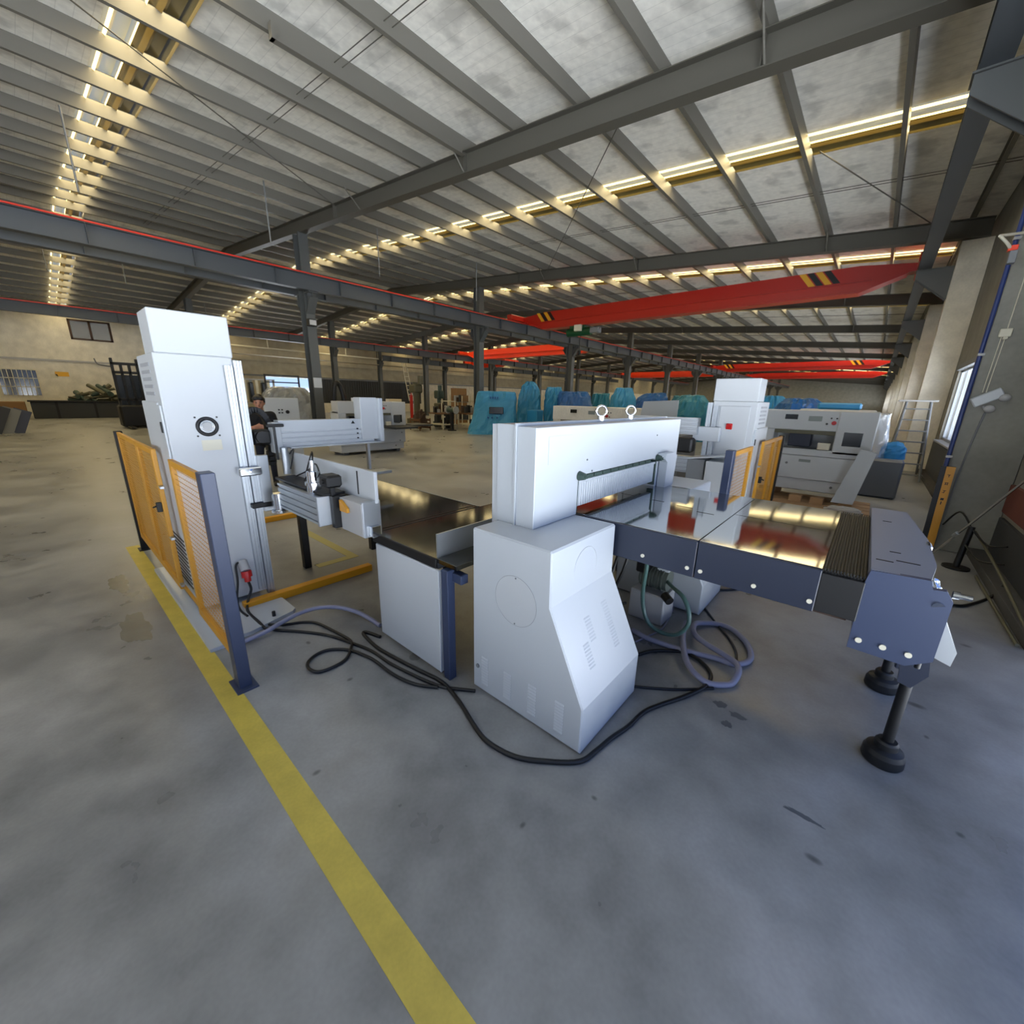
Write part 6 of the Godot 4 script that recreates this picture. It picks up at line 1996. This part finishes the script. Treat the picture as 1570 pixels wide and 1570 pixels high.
func build_person() -> void:
	var at := v3(-8.95, 0, -2.86)
	var t := thing("person", "person in a black shirt standing with folded arms behind the gripper tower", "person", at)
	# own frame: facing +z, left hand on +x; then turned towards the camera
	var xf := Transform3D(Basis(Vector3.UP, 1.15), at)
	var g := G.new()
	g.xf = xf
	# head, neck, hands and forearms of skin
	grow(g, [
		[v3(0, 1.60, 0.01), v3(0, 1.65, 0.0), 0.078, 0.092], [v3(0, 1.545, 0.05), v3(0, 1.60, 0.03), 0.05, 0.07], [v3(0, 1.42, -0.02), v3(0, 1.55, 0.0), 0.06, 0.055],
		[v3(0, 1.60, 0.1), v3(0, 1.575, 0.118), 0.012, 0.017],
		[v3(0.088, 1.60, -0.005), v3(0.09, 1.625, -0.01), 0.014, 0.018], [v3(-0.088, 1.60, -0.005), v3(-0.09, 1.625, -0.01), 0.014, 0.018],
	], 0.011, 0.02)
	obj("head", g, M.skin, t)
	g = G.new(); g.xf = xf
	grow(g, [
		[v3(0.27, 1.12, 0.06), v3(0.10, 1.14, 0.22), 0.042, 0.032], [v3(-0.27, 1.12, 0.06), v3(-0.08, 1.18, 0.25), 0.042, 0.032],
		[v3(0.10, 1.14, 0.22), v3(0.03, 1.15, 0.25), 0.036, 0.034], [v3(-0.08, 1.18, 0.25), v3(-0.01, 1.2, 0.27), 0.036, 0.034],
		[v3(0.03, 1.17, 0.26), v3(-0.05, 1.17, 0.25), 0.011, 0.009], [v3(0.03, 1.15, 0.265), v3(-0.06, 1.15, 0.255), 0.011, 0.009], [v3(0.03, 1.13, 0.265), v3(-0.05, 1.13, 0.255), 0.011, 0.009], [v3(0.04, 1.115, 0.26), v3(-0.02, 1.11, 0.255), 0.01, 0.008], [v3(0.07, 1.17, 0.23), v3(0.03, 1.2, 0.25), 0.012, 0.009],
		[v3(-0.01, 1.22, 0.28), v3(0.07, 1.22, 0.27), 0.011, 0.009], [v3(-0.01, 1.2, 0.285), v3(0.08, 1.2, 0.275), 0.011, 0.009], [v3(-0.01, 1.18, 0.285), v3(0.07, 1.18, 0.28), 0.011, 0.009], [v3(-0.02, 1.165, 0.28), v3(0.04, 1.16, 0.285), 0.01, 0.008], [v3(-0.05, 1.22, 0.26), v3(-0.01, 1.25, 0.27), 0.012, 0.009],
	], 0.011, 0.012)
	obj("forearms", g, M.skin, t)
	g = G.new(); g.xf = xf
	grow(g, [
		[v3(0, 0.92, 0), v3(0, 1.12, 0), 0.15, 0.15], [v3(0.07, 1.12, 0), v3(0.09, 1.32, -0.01), 0.12, 0.12], [v3(-0.07, 1.12, 0), v3(-0.09, 1.32, -0.01), 0.12, 0.12],
		[v3(0, 1.36, -0.01), v3(0.17, 1.385, -0.01), 0.075, 0.068], [v3(0, 1.36, -0.01), v3(-0.17, 1.385, -0.01), 0.075, 0.068],
		[v3(0.18, 1.38, -0.01), v3(0.27, 1.15, 0.04), 0.072, 0.056], [v3(-0.18, 1.38, -0.01), v3(-0.27, 1.15, 0.04), 0.072, 0.056],
	], 0.018, 0.05)
	obj("shirt", g, M.shirt_black, t)
	g = G.new(); g.xf = xf
	grow(g, [
		[v3(0, 0.92, 0), v3(0, 0.96, 0), 0.145, 0.14], [v3(0.09, 0.9, 0), v3(0.10, 0.5, 0.02), 0.085, 0.062], [v3(-0.09, 0.9, 0), v3(-0.10, 0.5, 0.02), 0.085, 0.062],
		[v3(0.10, 0.5, 0.02), v3(0.105, 0.12, -0.01), 0.062, 0.05], [v3(-0.10, 0.5, 0.02), v3(-0.105, 0.12, -0.01), 0.062, 0.05],
	], 0.02, 0.03)
	obj("trousers", g, M.trousers, t)
	for s in [-1.0, 1.0]:
		g = G.new(); g.xf = xf
		grow(g, [[v3(s * 0.105, 0.05, -0.05), v3(s * 0.115, 0.04, 0.15), 0.05, 0.038], [v3(s * 0.105, 0.08, -0.02), v3(s * 0.105, 0.14, -0.01), 0.05, 0.05]], 0.018, 0.02)
		obj("shoe", g, M.black, t)
	g = G.new(); g.xf = xf
	grow(g, [[v3(0, 1.665, -0.025), v3(0, 1.695, -0.005), 0.1, 0.092], [v3(0, 1.61, -0.055), v3(0, 1.66, -0.045), 0.08, 0.092], [v3(-0.055, 1.70, 0.055), v3(0.055, 1.70, 0.055), 0.04, 0.04], [v3(-0.085, 1.64, 0.0), v3(-0.08, 1.69, 0.02), 0.022, 0.03], [v3(0.085, 1.64, 0.0), v3(0.08, 1.69, 0.02), 0.022, 0.03]], 0.012, 0.02)
	obj("hair", g, M.hair, t)
	for s in [-1.0, 1.0]:
		g = G.new(); g.xf = xf
		g.ball(v3(s * 0.033, 1.617, 0.088), v3(0.014, 0.008, 0.008), 8, 6)
		g.bc(v3(s * 0.034, 1.638, 0.092), v3(0.036, 0.007, 0.008), 0.001)
		obj("eye", g, M.hair, t)
	g = G.new(); g.xf = xf
	g.bc(v3(0, 1.545, 0.098), v3(0.042, 0.008, 0.008), 0.002)
	obj("mouth", g, M.brick_red, t)
